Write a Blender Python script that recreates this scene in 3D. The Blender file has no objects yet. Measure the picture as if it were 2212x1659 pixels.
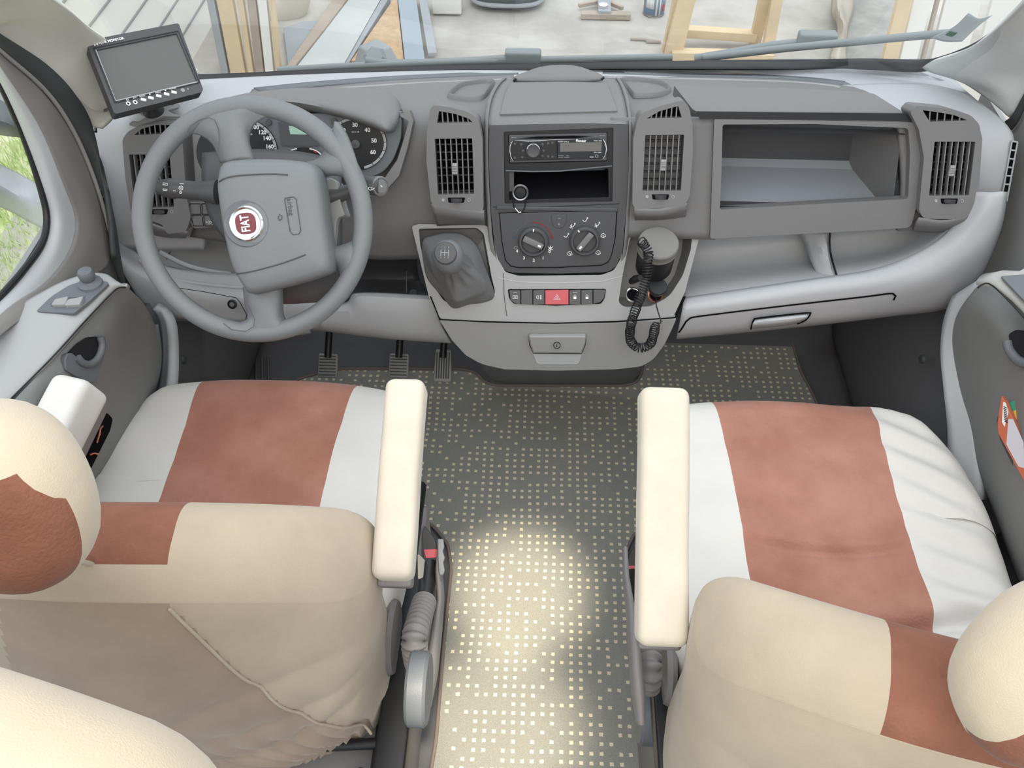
import bpy, bmesh, math, random
from mathutils import Vector, Matrix, noise
random.seed(7)
SC = bpy.context.scene
COL = SC.collection
# ---------------------------------------------------------------- camera
W_, H_, F_ = 2212, 1659, 1900.0
CAM = Vector((-0.03, 0.0, 1.78)); PITCH = math.radians(48.0); YAW = math.radians(2.3)
cd = bpy.data.cameras.new('camera'); cam = bpy.data.objects.new('camera', cd); COL.objects.link(cam)
cd.sensor_width = 36.0; cd.lens = F_ / W_ * 36.0; cd.clip_start = 0.02; cd.clip_end = 200
cam.location = CAM; cam.rotation_euler = (math.pi / 2 - PITCH, 0, YAW)
SC.camera = cam
# ---------------------------------------------------------------- light
SC.view_settings.view_transform = 'Standard'; SC.view_settings.look = 'None'
SC.view_settings.exposure = 0.0; SC.view_settings.gamma = 1.0; SC.view_settings.use_curve_mapping = False
world = bpy.data.worlds.new('overcast_sky'); SC.world = world; world.use_nodes = True
wn = world.node_tree.nodes; bg = wn['Background']
wl_n = world.node_tree
_tc = wn.new('ShaderNodeTexCoord'); _sp = wn.new('ShaderNodeSeparateXYZ'); _mr = wn.new('ShaderNodeMapRange')   # overcast sky: brightest overhead
_mr.inputs[1].default_value = -.15; _mr.inputs[2].default_value = .95; _mr.inputs[3].default_value = .55; _mr.inputs[4].default_value = 2.35
wl_n.links.new(_tc.outputs['Generated'], _sp.inputs[0]); wl_n.links.new(_sp.outputs[2], _mr.inputs[0]); wl_n.links.new(_mr.outputs[0], bg.inputs[1])
bg.inputs[0].default_value = (0.90, 0.955, 1.0, 1)
def sun(name, energy, rot, color, angle=2.0):
    l = bpy.data.lights.new(name, 'SUN'); l.energy = energy; l.color = color; l.angle = math.radians(angle)
    o = bpy.data.objects.new(name, l); COL.objects.link(o); o.rotation_euler = rot; return o
def area(name, energy, loc, aim, sx, sy, color):
    l = bpy.data.lights.new(name, 'AREA'); l.energy = energy; l.color = color; l.shape = 'RECTANGLE'; l.size = sx; l.size_y = sy
    o = bpy.data.objects.new(name, l); COL.objects.link(o); o.location = loc
    o.rotation_euler = (Vector(aim) - Vector(loc)).to_track_quat('-Z', 'Y').to_euler(); return o
def spot(name, energy, loc, aim, size, blend, color, r=0.05):
    l = bpy.data.lights.new(name, 'SPOT'); l.energy = energy; l.color = color; l.spot_size = math.radians(size); l.spot_blend = blend; l.shadow_soft_size = r
    o = bpy.data.objects.new(name, l); COL.objects.link(o); o.location = loc
    o.rotation_euler = (Vector(aim) - Vector(loc)).to_track_quat('-Z', 'Y').to_euler(); return o
area('camper_ceiling_light', 12.0, (0.0, -.25, 2.02), (0.0, .75, .4), 1.3, .5, (1.0, .86, .68))
spot('ceiling_spot', 480.0, (-.02, .05, 2.0), (-.055, .97, 0), 10, .9, (1.0, .88, .66), .04)
spot('ceiling_spot_2', 380.0, (-.02, .0, 2.0), (-.09, .66, 0), 12, .9, (1.0, .88, .66), .04)

# ---------------------------------------------------------------- helpers: pixel of the photo -> point in the cab at a known place
RT = Vector((math.cos(YAW), math.sin(YAW), 0)); FW = Vector((-math.sin(YAW), math.cos(YAW), 0)); UP = Vector((0, 0, 1))
SP, CP = math.sin(PITCH), math.cos(PITCH)
def ray(px, py):
    a = (px - W_ / 2) / F_; v = (py - H_ / 2) / F_
    return RT * a + FW * (CP - v * SP) - UP * (SP + v * CP)
def at(px, py, X=None, Y=None, Z=None, d=None):
    r = ray(px, py)
    if d is None:
        d = (X - CAM.x) / r.x if X is not None else (Y - CAM.y) / r.y if Y is not None else (Z - CAM.z) / r.z
    return CAM + r * d
class Plane:
    def __init__(s, p, n, u=None):
        s.p = Vector(p); s.n = Vector(n).normalized()
        s.u = (Vector(u) if u else Vector((1, 0, 0))); s.u = (s.u - s.n * s.u.dot(s.n)).normalized(); s.w = s.n.cross(s.u)
    def off(s, h): return Plane(s.p + s.n * h, s.n, s.u)
    def at(s, px, py):
        r = ray(px, py); return CAM + r * ((s.p - CAM).dot(s.n) / r.dot(s.n))
def prof(px, py, P, off=0.0):
    """point where the line through the pixel meets the dashboard profile P (list of (Y,Z)), the same section all along the dashboard"""
    r = ray(px, py); best = None
    for (y0, z0), (y1, z1) in zip(P, P[1:]):
        a, b = y1 - y0, z1 - z0; den = r.y * b - r.z * a
        if abs(den) < 1e-9: continue
        t = ((y0 - CAM.y) * b - (z0 - CAM.z) * a) / den
        k = ((CAM.y + t * r.y - y0) * a + (CAM.z + t * r.z - z0) * b) / (a * a + b * b)
        if -0.002 <= k <= 1.002 and t > 0 and (best is None or t < best): best = t
    if best is None:
        g = lambda q: abs((q[1] - CAM.z) / q[0] - r.z / math.hypot(r.x * 0, r.y)); y, z = min(P, key=g); best = (y - CAM.y) / r.y
    return CAM + r * (best - off)
def cr(pts, n, closed=False):
    pts = [Vector(p) for p in pts]; m = len(pts)
    if m == 2 and not closed: return [pts[0].lerp(pts[1], i / (n - 1)) for i in range(n)]
    segs = m if closed else m - 1
    g = (lambda i: pts[i % m]) if closed else (lambda i: pts[max(0, min(m - 1, i))])
    L = [0.0]
    for i in range(segs): L.append(L[-1] + max(1e-6, (g(i + 1) - g(i)).length))
    out = []
    for k in range(n):
        s = L[-1] * (k / n if closed else k / (n - 1)); i = 0
        while i < segs - 1 and s > L[i + 1]: i += 1
        t = (s - L[i]) / (L[i + 1] - L[i])
        a, b, c, d = g(i - 1), g(i), g(i + 1), g(i + 2)
        if not closed and i == 0: a = b + (b - c)
        if not closed and i == segs - 1: d = c + (c - b)
        out.append(0.5 * ((2 * b) + (c - a) * t + (2 * a - 5 * b + 4 * c - d) * t * t + (3 * b - a - 3 * c + d) * t ** 3))
    return out
def rnd(poly, r, n=5):
    """round the corners of a 2D/3D polygon; r is one radius or one per corner"""
    m = len(poly); out = []; P = [Vector(p) for p in poly]; R = r if isinstance(r, (list, tuple)) else [r] * m
    for i in range(m):
        a, b, c = P[i - 1], P[i], P[(i + 1) % m]; ri = R[i]
        if ri <= 0: out.append(b); continue
        l1, l2 = (a - b).length, (c - b).length; q = min(ri, l1 * .49, l2 * .49)
        s, e = b + (a - b) / l1 * q, b + (c - b) / l2 * q
        for k in range(n + 1):
            t = k / n; out.append((1 - t) ** 2 * s + 2 * t * (1 - t) * b + t * t * e)
    return out
# ---------------------------------------------------------------- materials
def mat(name, col, rough=0.55, bump=0.0, bscale=400.0, metal=0.0, vary=0.0, vscale=6.0, sheen=0.0, spec=0.4, col2=None, coat=0.0, emit=None):
    m = bpy.data.materials.new(name); m.use_nodes = True; nt = m.node_tree; b = nt.nodes['Principled BSDF']
    b.inputs['Base Color'].default_value = (*col, 1); b.inputs['Roughness'].default_value = rough; b.inputs['Metallic'].default_value = metal
    b.inputs['Specular IOR Level'].default_value = spec
    if coat: b.inputs['Coat Weight'].default_value = coat; b.inputs['Coat Roughness'].default_value = .08
    if sheen: b.inputs['Sheen Weight'].default_value = sheen; b.inputs['Sheen Roughness'].default_value = .4
    tc = nt.nodes.new('ShaderNodeTexCoord')
    if bump:
        n = nt.nodes.new('ShaderNodeTexNoise'); n.inputs['Scale'].default_value = bscale; n.inputs['Detail'].default_value = 3
        bp = nt.nodes.new('ShaderNodeBump'); bp.inputs['Strength'].default_value = bump; bp.inputs['Distance'].default_value = .002
        nt.links.new(tc.outputs['Object'], n.inputs['Vector']); nt.links.new(n.outputs['Fac'], bp.inputs['Height']); nt.links.new(bp.outputs[0], b.inputs['Normal'])
    if vary:
        n = nt.nodes.new('ShaderNodeTexNoise'); n.inputs['Scale'].default_value = vscale; n.inputs['Detail'].default_value = 6; n.inputs['Roughness'].default_value = .6
        cr_ = nt.nodes.new('ShaderNodeValToRGB'); c2 = col2 or tuple(max(0, c * (1 - vary)) for c in col)
        cr_.color_ramp.elements[0].position = .35; cr_.color_ramp.elements[1].position = .65
        cr_.color_ramp.elements[0].color = (*c2, 1); cr_.color_ramp.elements[1].color = (*col, 1)
        nt.links.new(tc.outputs['Object'], n.inputs['Vector']); nt.links.new(n.outputs['Fac'], cr_.inputs[0]); nt.links.new(cr_.outputs[0], b.inputs['Base Color'])
    if emit: b.inputs['Emission Color'].default_value = (*emit[0], 1); b.inputs['Emission Strength'].default_value = emit[1]
    return m
def srgb(r, g, b, k=1.0):
    f = lambda c: ((c / 255 + .055) / 1.055) ** 2.4 if c > 10 else c / 255 / 12.92
    return (f(r) * k, f(g) * k, f(b) * k)
M = {}
M['dark'] = mat('grained_dark_grey_plastic', (.162, .160, .162), .5, .25, 900, spec=.5)
M['dark2'] = mat('smooth_charcoal_plastic', (.062, .063, .068), .5, .15, 900, spec=.5)
M['slatg'] = mat('vent_slat_grey', (.19, .19, .195), .45, spec=.5)
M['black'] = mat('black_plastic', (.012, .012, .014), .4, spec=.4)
M['gloss'] = mat('glossy_black_plastic', (.010, .010, .013), .12, spec=.5)
M['hole'] = mat('unlit_duct_black', (.004, .004, .005), .9, spec=.1)
M['pale'] = mat('grained_pale_grey_plastic', (.42, .43, .45), .5, .2, 900, spec=.45)
M['mid'] = mat('grained_mid_grey_plastic', (.29, .29, .29), .5, .2, 900, spec=.45)
M['wheel'] = mat('soft_grey_wheel_rubber', (.165, .175, .185), .42, .35, 1100, spec=.5)
M['cream'] = mat('cream_velour', (.62, .56, .465), .95, .25, 800, vary=.12, vscale=9, sheen=.25, spec=.05)
M['brown2'] = mat('shaded_brown_velour', (.26, .115, .080), .95, .6, 240, vary=.3, vscale=9, sheen=.12, spec=.05)  # same brown velour, darkened in colour to offset the lamp on backs and headrests
M['cream3'] = mat('warm_cream_velour', (.54, .465, .365), .95, .25, 700, vary=.12, vscale=7, sheen=.25, spec=.05)
M['satin'] = mat('satin_taupe_cover', (.37, .28, .215), .6, .2, 500, vary=.22, vscale=5, sheen=.3, spec=.25)  # separate taupe cover fabric; part of its darkness is shading put into the colour
M['lid'] = mat('olive_grey_lid', (.17, .165, .150), .35, spec=.5)
M['cream2'] = mat('beige_velour_back', (.46, .385, .30), .95, .25, 800, vary=.15, vscale=6, sheen=.2, spec=.05)
M['seatw'] = mat('pale_cream_velour', (.66, .64, .61), .95, .2, 800, vary=.06, vscale=7, sheen=.2, spec=.05)
M['brown'] = mat('brown_velour', (.43, .215, .165), .95, .6, 240, vary=.30, vscale=7, col2=(.33, .15, .11), sheen=.15, spec=.05)
M['headl'] = mat('pillar_trim_cream', (.66, .65, .60), .8, .2, 500, spec=.2)
M['seal'] = mat('dark_rubber_seal', (.055, .060, .062), .6)
M['rubber'] = mat('black_rubber_floor', (.105, .105, .112), .75, .3, 300)
M['white'] = mat('white_print', (.75, .75, .75), .5)
M['greyp'] = mat('grey_print', (.35, .36, .37), .5)
M['red'] = mat('red_plastic', (.46, .055, .075), .4, spec=.5)
M['redd'] = mat('dull_red_print', (.25, .02, .03), .5)
M['bluep'] = mat('blue_print', (.03, .15, .25), .5)
M['chrome'] = mat('chrome', (.8, .8, .82), .15, metal=1.0)
M['steel'] = mat('dull_steel', (.35, .35, .36), .35, metal=.9)
M['copper'] = mat('copper_ring', (.75, .30, .18), .3, metal=.8)
M['lcd'] = mat('green_display', (.35, .52, .42), .3)
M['screen'] = mat('dark_screen_glass', (.10, .105, .10), .25, spec=.5)
M['bolster'] = mat('grey_seat_plastic', (.19, .18, .18), .5, .2, 800)
M['slate'] = mat('slate_grey_seat_plastic', (.12, .130, .145), .45, .2, 800)
# ---------------------------------------------------------------- object makers
def tag(o, label=None, cat=None, group=None, kind=None):
    if label: o['label'] = label
    if cat: o['category'] = cat
    if group: o['group'] = group
    if kind: o['kind'] = kind
    return o
def empty(name, loc, label=None, cat=None, group=None, kind=None):
    o = bpy.data.objects.new(name, None); COL.objects.link(o); o.location = loc; o.empty_display_size = .05
    return tag(o, label, cat, group, kind)
def put(o, parent):
    if parent is not None:
        o.parent = parent
        if parent.type == 'EMPTY': o.matrix_parent_inverse = Matrix.Translation(-parent.location)
    return o
def finish(name, bm, mats, parent=None, smooth=45, bevel=0, subsurf=0, solid=0, segs=3, recalc=True):
    if recalc: bmesh.ops.recalc_face_normals(bm, faces=bm.faces)
    me = bpy.data.meshes.new(name); bm.to_mesh(me); bm.free()
    for m in (mats if isinstance(mats, (list, tuple)) else [mats]): me.materials.append(M[m] if isinstance(m, str) else m)
    if smooth:
        me.shade_smooth(); me.set_sharp_from_angle(angle=math.radians(smooth))
    o = bpy.data.objects.new(name, me); COL.objects.link(o); put(o, parent)
    if solid:
        s = o.modifiers.new('solid', 'SOLIDIFY'); s.thickness = solid; s.offset = -1
    if bevel:
        b = o.modifiers.new('bevel', 'BEVEL'); b.width = bevel; b.segments = segs; b.limit_method = 'ANGLE'; b.angle_limit = math.radians(40); b.harden_normals = False
    if subsurf:
        s = o.modifiers.new('sub', 'SUBSURF'); s.levels = subsurf; s.render_levels = subsurf
    return o
def loft(name, rows, mt, parent=None, nu=40, nv=16, solid=.006, fn=None, smooth=50, lin=False, matfn=None):
    R = [cr(r, nu) for r in rows]
    cols = []
    for j in range(nu):
        c = [R[i][j] for i in range(len(R))]
        if lin:
            o = []
            per = max(1, nv // (len(c) - 1))
            for a, b in zip(c, c[1:]): o += [a.lerp(b, k / per) for k in range(per)]
            cols.append(o + [c[-1]])
        else: cols.append(cr(c, nv))
    bm = bmesh.new(); V = [[bm.verts.new(fn(p) if fn else p) for p in c] for c in cols]
    for j in range(nu - 1):
        for i in range(len(V[0]) - 1):
            f = bm.faces.new((V[j][i], V[j + 1][i], V[j + 1][i + 1], V[j][i + 1]))
            if matfn: f.material_index = matfn(j / (nu - 1), i / (len(V[0]) - 1))
    # face the camera
    bm.normal_update(); s = sum((1 if f.normal.dot(CAM - f.calc_center_median()) > 0 else -1) for f in bm.faces)
    if s < 0: bmesh.ops.reverse_faces(bm, faces=bm.faces)
    return finish(name, bm, mt, parent, smooth=smooth, solid=solid, recalc=False)
def poly_solid(bm, loops, n, h):
    """extrude a flat region (outer loop + holes, 3D points) by h along n"""
    edges = []; verts = []
    for lp in loops:
        vs = [bm.verts.new(p) for p in lp]; verts.append(vs)
        for i in range(len(vs)): edges.append(bm.edges.new((vs[i], vs[(i + 1) % len(vs)])))
    if len(loops) == 1: fs = [bm.faces.new(verts[0])]
    else:
        g = bmesh.ops.triangle_fill(bm, use_beauty=True, use_dissolve=False, edges=edges)
        fs = [f for f in g['geom'] if isinstance(f, bmesh.types.BMFace)]
    r = bmesh.ops.extrude_face_region(bm, geom=fs)
    bmesh.ops.translate(bm, verts=[v for v in r['geom'] if isinstance(v, bmesh.types.BMVert)], vec=Vector(n) * h)
    return fs
def plate(name, outline, pl, h, mt, parent=None, holes=(), r=0, bevel=.0015, off=0.0, segs=3, rn=5, smooth=40, curve=None):
    """a flat part: outline in photo pixels on plane pl; front at pl.off(off), body going h back"""
    q = pl.off(off); bm = bmesh.new()
    loops = [[q.at(p[0], p[1]) for p in (rnd([(a[0], a[1], 0) for a in o], rr, rn) if (rr if not isinstance(rr, (list, tuple)) else True) else o)] for o, rr in [(outline, r)] + list(holes)]
    poly_solid(bm, loops, -q.n, h)
    if curve:
        for v in bm.verts: v.co = curve(v.co)
    return finish(name, bm, mt, parent, smooth=smooth, bevel=bevel, segs=segs)
def sweep(bm, pts, r, n=10, closed=False, caps=True, flat=1.0, up=None):
    pts = [Vector(p) for p in pts]; m = len(pts); rings = []
    T = []
    for i in range(m):
        a = pts[(i - 1) % m] if (closed or i > 0) else pts[0]; b = pts[(i + 1) % m] if (closed or i < m - 1) else pts[-1]
        T.append((b - a).normalized())
    x = Vector(up) if up else T[0].orthogonal()
    x = (x - T[0] * x.dot(T[0])).normalized()
    for i in range(m):
        if i: x = (x - T[i] * x.dot(T[i])).normalized()
        if up: x = (Vector(up) - T[i] * Vector(up).dot(T[i])).normalized()
        y = T[i].cross(x); ri = r[i] if isinstance(r, (list, tuple)) else r
        rings.append([bm.verts.new(pts[i] + x * (math.cos(2 * math.pi * k / n) * ri * flat) + y * (math.sin(2 * math.pi * k / n) * ri)) for k in range(n)])
    for i in range(m if closed else m - 1):
        A, B = rings[i], rings[(i + 1) % m]
        for k in range(n): bm.faces.new((A[k], A[(k + 1) % n], B[(k + 1) % n], B[k]))
    if caps and not closed: bm.faces.new(rings[0]); bm.faces.new(rings[-1])
def tube(name, pts, r, mt, parent=None, n=10, closed=False, smoothpts=0, flat=1.0, up=None):
    bm = bmesh.new(); P = cr(pts, smoothpts, closed) if smoothpts else pts
    if smoothpts and isinstance(r, (list, tuple)):
        q = len(r) - 1; r = [r[min(q - 1, int(i / (smoothpts - 1) * q))] * (1 - (i / (smoothpts - 1) * q - min(q - 1, int(i / (smoothpts - 1) * q)))) + r[min(q, min(q - 1, int(i / (smoothpts - 1) * q)) + 1)] * (i / (smoothpts - 1) * q - min(q - 1, int(i / (smoothpts - 1) * q))) for i in range(smoothpts)]
    sweep(bm, P, r, n, closed, flat=flat, up=up); return finish(name, bm, mt, parent, smooth=60)
def lathe_bm(bm, c, ax, prof_, n=40, u=None):
    c = Vector(c); ax = Vector(ax).normalized(); x = (Vector(u) - ax * Vector(u).dot(ax)).normalized() if u else ax.orthogonal().normalized(); y = ax.cross(x); rings = []
    for (r, h) in prof_:
        if r < 1e-6: rings.append([bm.verts.new(c + ax * h)])
        else: rings.append([bm.verts.new(c + ax * h + x * (math.cos(2 * math.pi * k / n) * r) + y * (math.sin(2 * math.pi * k / n) * r)) for k in range(n)])
    for A, B in zip(rings, rings[1:]):
        for k in range(n):
            a = [A[k % len(A)], A[(k + 1) % len(A)], B[(k + 1) % len(B)], B[k % len(B)]]
            u_ = []; [u_.append(v) for v in a if v not in u_]
            if len(u_) > 2:
                try: bm.faces.new(u_)
                except ValueError: pass
def lathe(name, c, ax, prof_, mt, parent=None, n=40, smooth=35):
    bm = bmesh.new(); lathe_bm(bm, c, ax, prof_, n); return finish(name, bm, mt, parent, smooth=smooth)
def rbox_bm(bm, size, r, nseg=(8, 8, 8), warp=None, matfn=None, snap=None, rs=3):
    """rounded box centred on the origin; warp moves each point; matfn(orig centre, orig normal)->material slot"""
    def axis(half, rad, n, extra):
        inner = half - rad
        a = [-half + rad * (1 - math.cos(math.pi / 2 * i / rs)) for i in range(rs)]
        mids = [-inner + 2 * inner * i / n for i in range(n + 1)]
        for e in extra or ():
            for s in (-e, e):
                k = min(range(len(mids)), key=lambda i: abs(mids[i] - s)); mids[k] = s
        return a + mids + [-t for t in reversed(a)]
    hx, hy, hz = [s / 2 for s in size]; rr = min(r, hx * .999, hy * .999, hz * .999)
    sn = snap or (None, None, None)
    A = [axis(hx, rr, nseg[0], sn[0]), axis(hy, rr, nseg[1], sn[1]), axis(hz, rr, nseg[2], sn[2])]
    N = [len(a) for a in A]; V = {}; H = (hx, hy, hz)
    def vert(i, j, k):
        key = (i, j, k)
        if key not in V:
            p = Vector((A[0][i], A[1][j], A[2][k]))
            q = Vector([max(-(H[t] - rr), min(H[t] - rr, p[t])) for t in range(3)])
            d = p - q
            p2 = q + d.normalized() * rr if d.length > 1e-9 else p
            v = bm.verts.new(warp(p2) if warp else p2); V[key] = (v, p2)
        return V[key]
    def quad(ks):
        vs = [vert(*k) for k in ks]; f = bm.faces.new([v[0] for v in vs])
        if matfn:
            c = sum((v[1] for v in vs), Vector()) / 4; nn = (vs[1][1] - vs[0][1]).cross(vs[2][1] - vs[0][1]); f.material_index = matfn(c, nn)
        return f
    for (a, b, c) in ((0, 1, 2), (1, 2, 0), (2, 0, 1)):
        for s in (0, 1):
            for i in range(N[a] - 1):
                for j in range(N[b] - 1):
                    ks = []
                    for (di, dj) in ((0, 0), (1, 0), (1, 1), (0, 1)):
                        k = [0, 0, 0]; k[a] = i + di; k[b] = j + dj; k[c] = (N[c] - 1) * s; ks.append(tuple(k))
                    if s == 0: ks.reverse()
                    quad(ks)
def rbox(name, size, r, mt, parent=None, nseg=(4, 4, 4), loc=(0, 0, 0), rot=None, warp=None, matfn=None, snap=None, rs=3, smooth=60, subsurf=0):
    bm = bmesh.new(); Mx = Matrix.Translation(Vector(loc)) @ (rot.to_4x4() if rot is not None else Matrix())
    rbox_bm(bm, size, r, nseg, (lambda p: Mx @ (warp(p) if warp else p)), matfn, snap, rs)
    return finish(name, bm, mt, parent, smooth=smooth, subsurf=subsurf)
def frame(x, y, z=None):
    """rotation whose columns are x, y, z"""
    x = Vector(x).normalized(); y = Vector(y); y = (y - x * y.dot(x)).normalized(); z = x.cross(y)
    return Matrix((x, y, z)).transposed()
def plrot(pl, ang=0):
    c, s = math.cos(ang), math.sin(ang)
    return frame(pl.u * c + pl.w * s, pl.w * c - pl.u * s)
def label(txt, px, py, pl, size, mt, parent=None, ang=0, off=.0012, name='lettering', depth=.0004, align='CENTER', sx=1.0, bold=0, lab=None):
    cu = bpy.data.curves.new(name, 'FONT'); cu.body = txt; cu.size = size; cu.extrude = depth; cu.align_x = align; cu.align_y = 'CENTER'; cu.offset = bold; cu.resolution_u = 3
    t = bpy.data.objects.new(name, cu); COL.objects.link(t)
    dg = bpy.context.evaluated_depsgraph_get(); me = bpy.data.meshes.new_from_object(t.evaluated_get(dg)); bpy.data.objects.remove(t); bpy.data.curves.remove(cu)
    p = pl.at(px, py) if not isinstance(px, Vector) else px
    R = plrot(pl, ang).to_4x4(); me.transform(Matrix.Translation(p + pl.n * off) @ R @ Matrix.Diagonal((sx, 1, 1, 1)))
    me.name = name; me.materials.clear(); me.materials.append(M[mt])
    o = bpy.data.objects.new(name, me); COL.objects.link(o); put(o, parent)
    if lab: o['label'] = lab
    return o
def strokes(name, lines, pl, w, mt, parent=None, off=.0008, h=.0006):
    """thin printed lines (photo pixels) lying on plane pl; w in metres"""
    bm = bmesh.new(); q = pl.off(off)
    for ln in lines:
        P = [q.at(*p) if not isinstance(p, Vector) else p for p in ln]
        closed = len(P) > 2 and (P[0] - P[-1]).length < 1e-6
        if closed: P = P[:-1]
        m = len(P)
        if m < 2: continue
        L = []
        for i in range(m):
            a = P[(i - 1) % m] if closed or i else P[0]; b = P[(i + 1) % m] if closed or i < m - 1 else P[-1]
            d = (b - a).normalized(); s = q.n.cross(d).normalized() * (w / 2)
            L.append((bm.verts.new(P[i] - s), bm.verts.new(P[i] + s)))
        for i in range(m if closed else m - 1):
            A, B = L[i], L[(i + 1) % m]; bm.faces.new((A[0], A[1], B[1], B[0]))
    return finish(name, bm, mt, parent, smooth=0, solid=h)
def drape(name, lines, target, w, mt, parent=None, off=.0012, h=.0008, per=6):
    """thin printed or cut lines lying on a curved part"""
    from mathutils.bvhtree import BVHTree
    me = target.data; bvh = BVHTree.FromPolygons([v.co for v in me.vertices], [p.vertices for p in me.polygons])
    bm = bmesh.new()
    for ln in lines:
        L = cr([(x, y, 0) for x, y in ln], max(2, per * (len(ln) - 1) + 1)); P = []
        for q in L:
            r = ray(q.x, q.y).normalized(); hit, n, _, _ = bvh.ray_cast(CAM, r)
            if hit is None: continue
            if n.dot(r) > 0: n = -n
            P.append((hit + n * off, n))
        V = []
        for i in range(len(P)):
            d = (P[min(i + 1, len(P) - 1)][0] - P[max(i - 1, 0)][0]).normalized(); s = P[i][1].cross(d).normalized() * (w / 2); V.append((bm.verts.new(P[i][0] - s), bm.verts.new(P[i][0] + s)))
        for A, B in zip(V, V[1:]): bm.faces.new((A[0], A[1], B[1], B[0]))
    return finish(name, bm, mt, parent or target, smooth=30, solid=h)
def circ(cx, cy, rx, ry=None, n=24, a0=0, a1=360):
    ry = ry or rx
    return [(cx + rx * math.cos(math.radians(a0 + (a1 - a0) * i / n)), cy + ry * math.sin(math.radians(a0 + (a1 - a0) * i / n))) for i in range(n + (0 if a1 - a0 == 360 else 1))]
def extr(name, sec, x0, x1, mt, parent=None, ends=True, solid=0, bevel=0):
    """extrude a (Y,Z) section between two X stations (each X may be a function of the section index)"""
    bm = bmesh.new(); A = [bm.verts.new((x0(i) if callable(x0) else x0, y, z)) for i, (y, z) in enumerate(sec)]; B = [bm.verts.new((x1(i) if callable(x1) else x1, y, z)) for i, (y, z) in enumerate(sec)]
    for i in range(len(sec) - 1): bm.faces.new((A[i], A[i + 1], B[i + 1], B[i]))
    if ends: bm.faces.new(A); bm.faces.new(B)
    return finish(name, bm, mt, parent, smooth=35, solid=solid, bevel=bevel)
def board(name, a, b, w, t, mt, parent=None, up=(0, 0, 1), bevel=.003):
    a, b = Vector(a), Vector(b); x = (b - a); L = x.length; R = frame(x, Vector(up).cross(x)); bm = bmesh.new()
    bmesh.ops.create_cube(bm, size=1, matrix=Matrix.Translation((a + b) / 2) @ R.to_4x4() @ Matrix.Diagonal((L, w, t, 1)))
    return finish(name, bm, mt, parent, smooth=30, bevel=bevel)
# ================================================================ dashboard
M['shelfg'] = mat('blue_grey_shelf', (.27, .29, .32), .5, .15, 900)
PU = [(1.86, .775), (1.80, .800), (1.72, .828), (1.62, .858), (1.55, .868), (1.51, .862), (1.485, .835), (1.43, .70), (1.41, .64), (1.42, .58)]
S = Plane((0, 1.447, .84), (0, -math.cos(math.radians(22.4)), math.sin(math.radians(22.4))))
dash = empty('dashboard', (0, 1.5, .6), 'wide two-tone grey plastic dashboard running under the windscreen', 'dashboard')
def U(pts, off=0.0): return [prof(x, y, PU, off) for x, y in pts]
def ext(row, X0=None): return row
# pale top shelf next to the windscreen, right across, and the pale ends that wrap down beside the doors
loft('top_pad', [U([(395, 174), (440, 171), (700, 159), (1000, 151), (1300, 146), (1600, 146), (1850, 150), (2000, 155), (2060, 168)]),
                 U([(375, 188), (440, 180), (700, 165), (1000, 156), (1300, 152), (1600, 153), (1850, 160), (2010, 172), (2080, 190)]),
                 U([(300, 212), (440, 195), (700, 178), (1000, 168), (1300, 163), (1600, 164), (1850, 176), (2030, 200), (2120, 225)]),
                 U([(250, 240), (440, 225), (700, 205), (1000, 190), (1300, 186), (1600, 188), (1850, 200), (2020, 230), (2150, 260)], -.004)], 'pale', dash, nu=60, nv=14, solid=.008)
loft('end_panel', [U([(262, 232), (330, 222), (400, 225), (470, 222), (560, 205)], .004), U([(215, 262), (275, 262), (340, 262), (400, 255), (480, 245)], .005),
                   U([(196, 300), (240, 300), (300, 298), (360, 295), (440, 290)], .006), U([(201, 340), (240, 340), (300, 340), (360, 340), (440, 340)], .006),
                   U([(218, 430), (255, 430), (310, 430), (370, 430), (440, 430)], .006), U([(230, 486), (265, 487), (320, 490), (380, 490), (440, 490)], .006),
                   U([(243, 530), (275, 535), (330, 540), (385, 540), (440, 540)], .006)], 'pale', dash, nu=24, nv=30, solid=.02)
loft('end_panel', [U([(1800, 185), (1850, 182), (1920, 180), (2010, 182), (2085, 200)], .004), U([(1850, 205), (1900, 205), (1980, 210), (2080, 218), (2150, 245)], .005),
                   U([(1900, 240), (1960, 245), (2050, 250), (2130, 262), (2188, 290)], .006), U([(1940, 330), (2000, 330), (2060, 330), (2130, 330), (2186, 335)], .006),
                   U([(1950, 430), (2010, 430), (2070, 430), (2120, 430), (2170, 432)], .006), U([(1950, 470), (2010, 470), (2070, 470), (2120, 470), (2168, 471)], .006)], 'pale', dash, nu=24, nv=30, solid=.02)
# side demister grilles let into the pale ends
for (L0, L1) in ((((199, 338), (210, 338)), ((221, 461), (233, 459))), (((2186, 305), (2198, 307)), ((2163, 434), (2175, 434)))):
    a, b = (prof(*p, PU, .012) for p in L0); c, d = (prof(*p, PU, .012) for p in L1)
    bm = bmesh.new(); vs = [bm.verts.new(p) for p in (a, b, d, c)]; bm.faces.new(vs); g = finish('side_grille', bm, 'hole', dash, smooth=0, solid=.004)
    bm = bmesh.new()
    for k in range(8):
        t = k / 7; p, q = a.lerp(c, t), b.lerp(d, t); n_ = (CAM - p).normalized() * .002; sweep(bm, [p + n_, q + n_], .0016, 6)
    sweep(bm, [a + n_, c + n_], .0016, 6); sweep(bm, [b + n_, d + n_], .0016, 6)
    finish('grille_bars', bm, 'pale', g, smooth=40)
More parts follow.
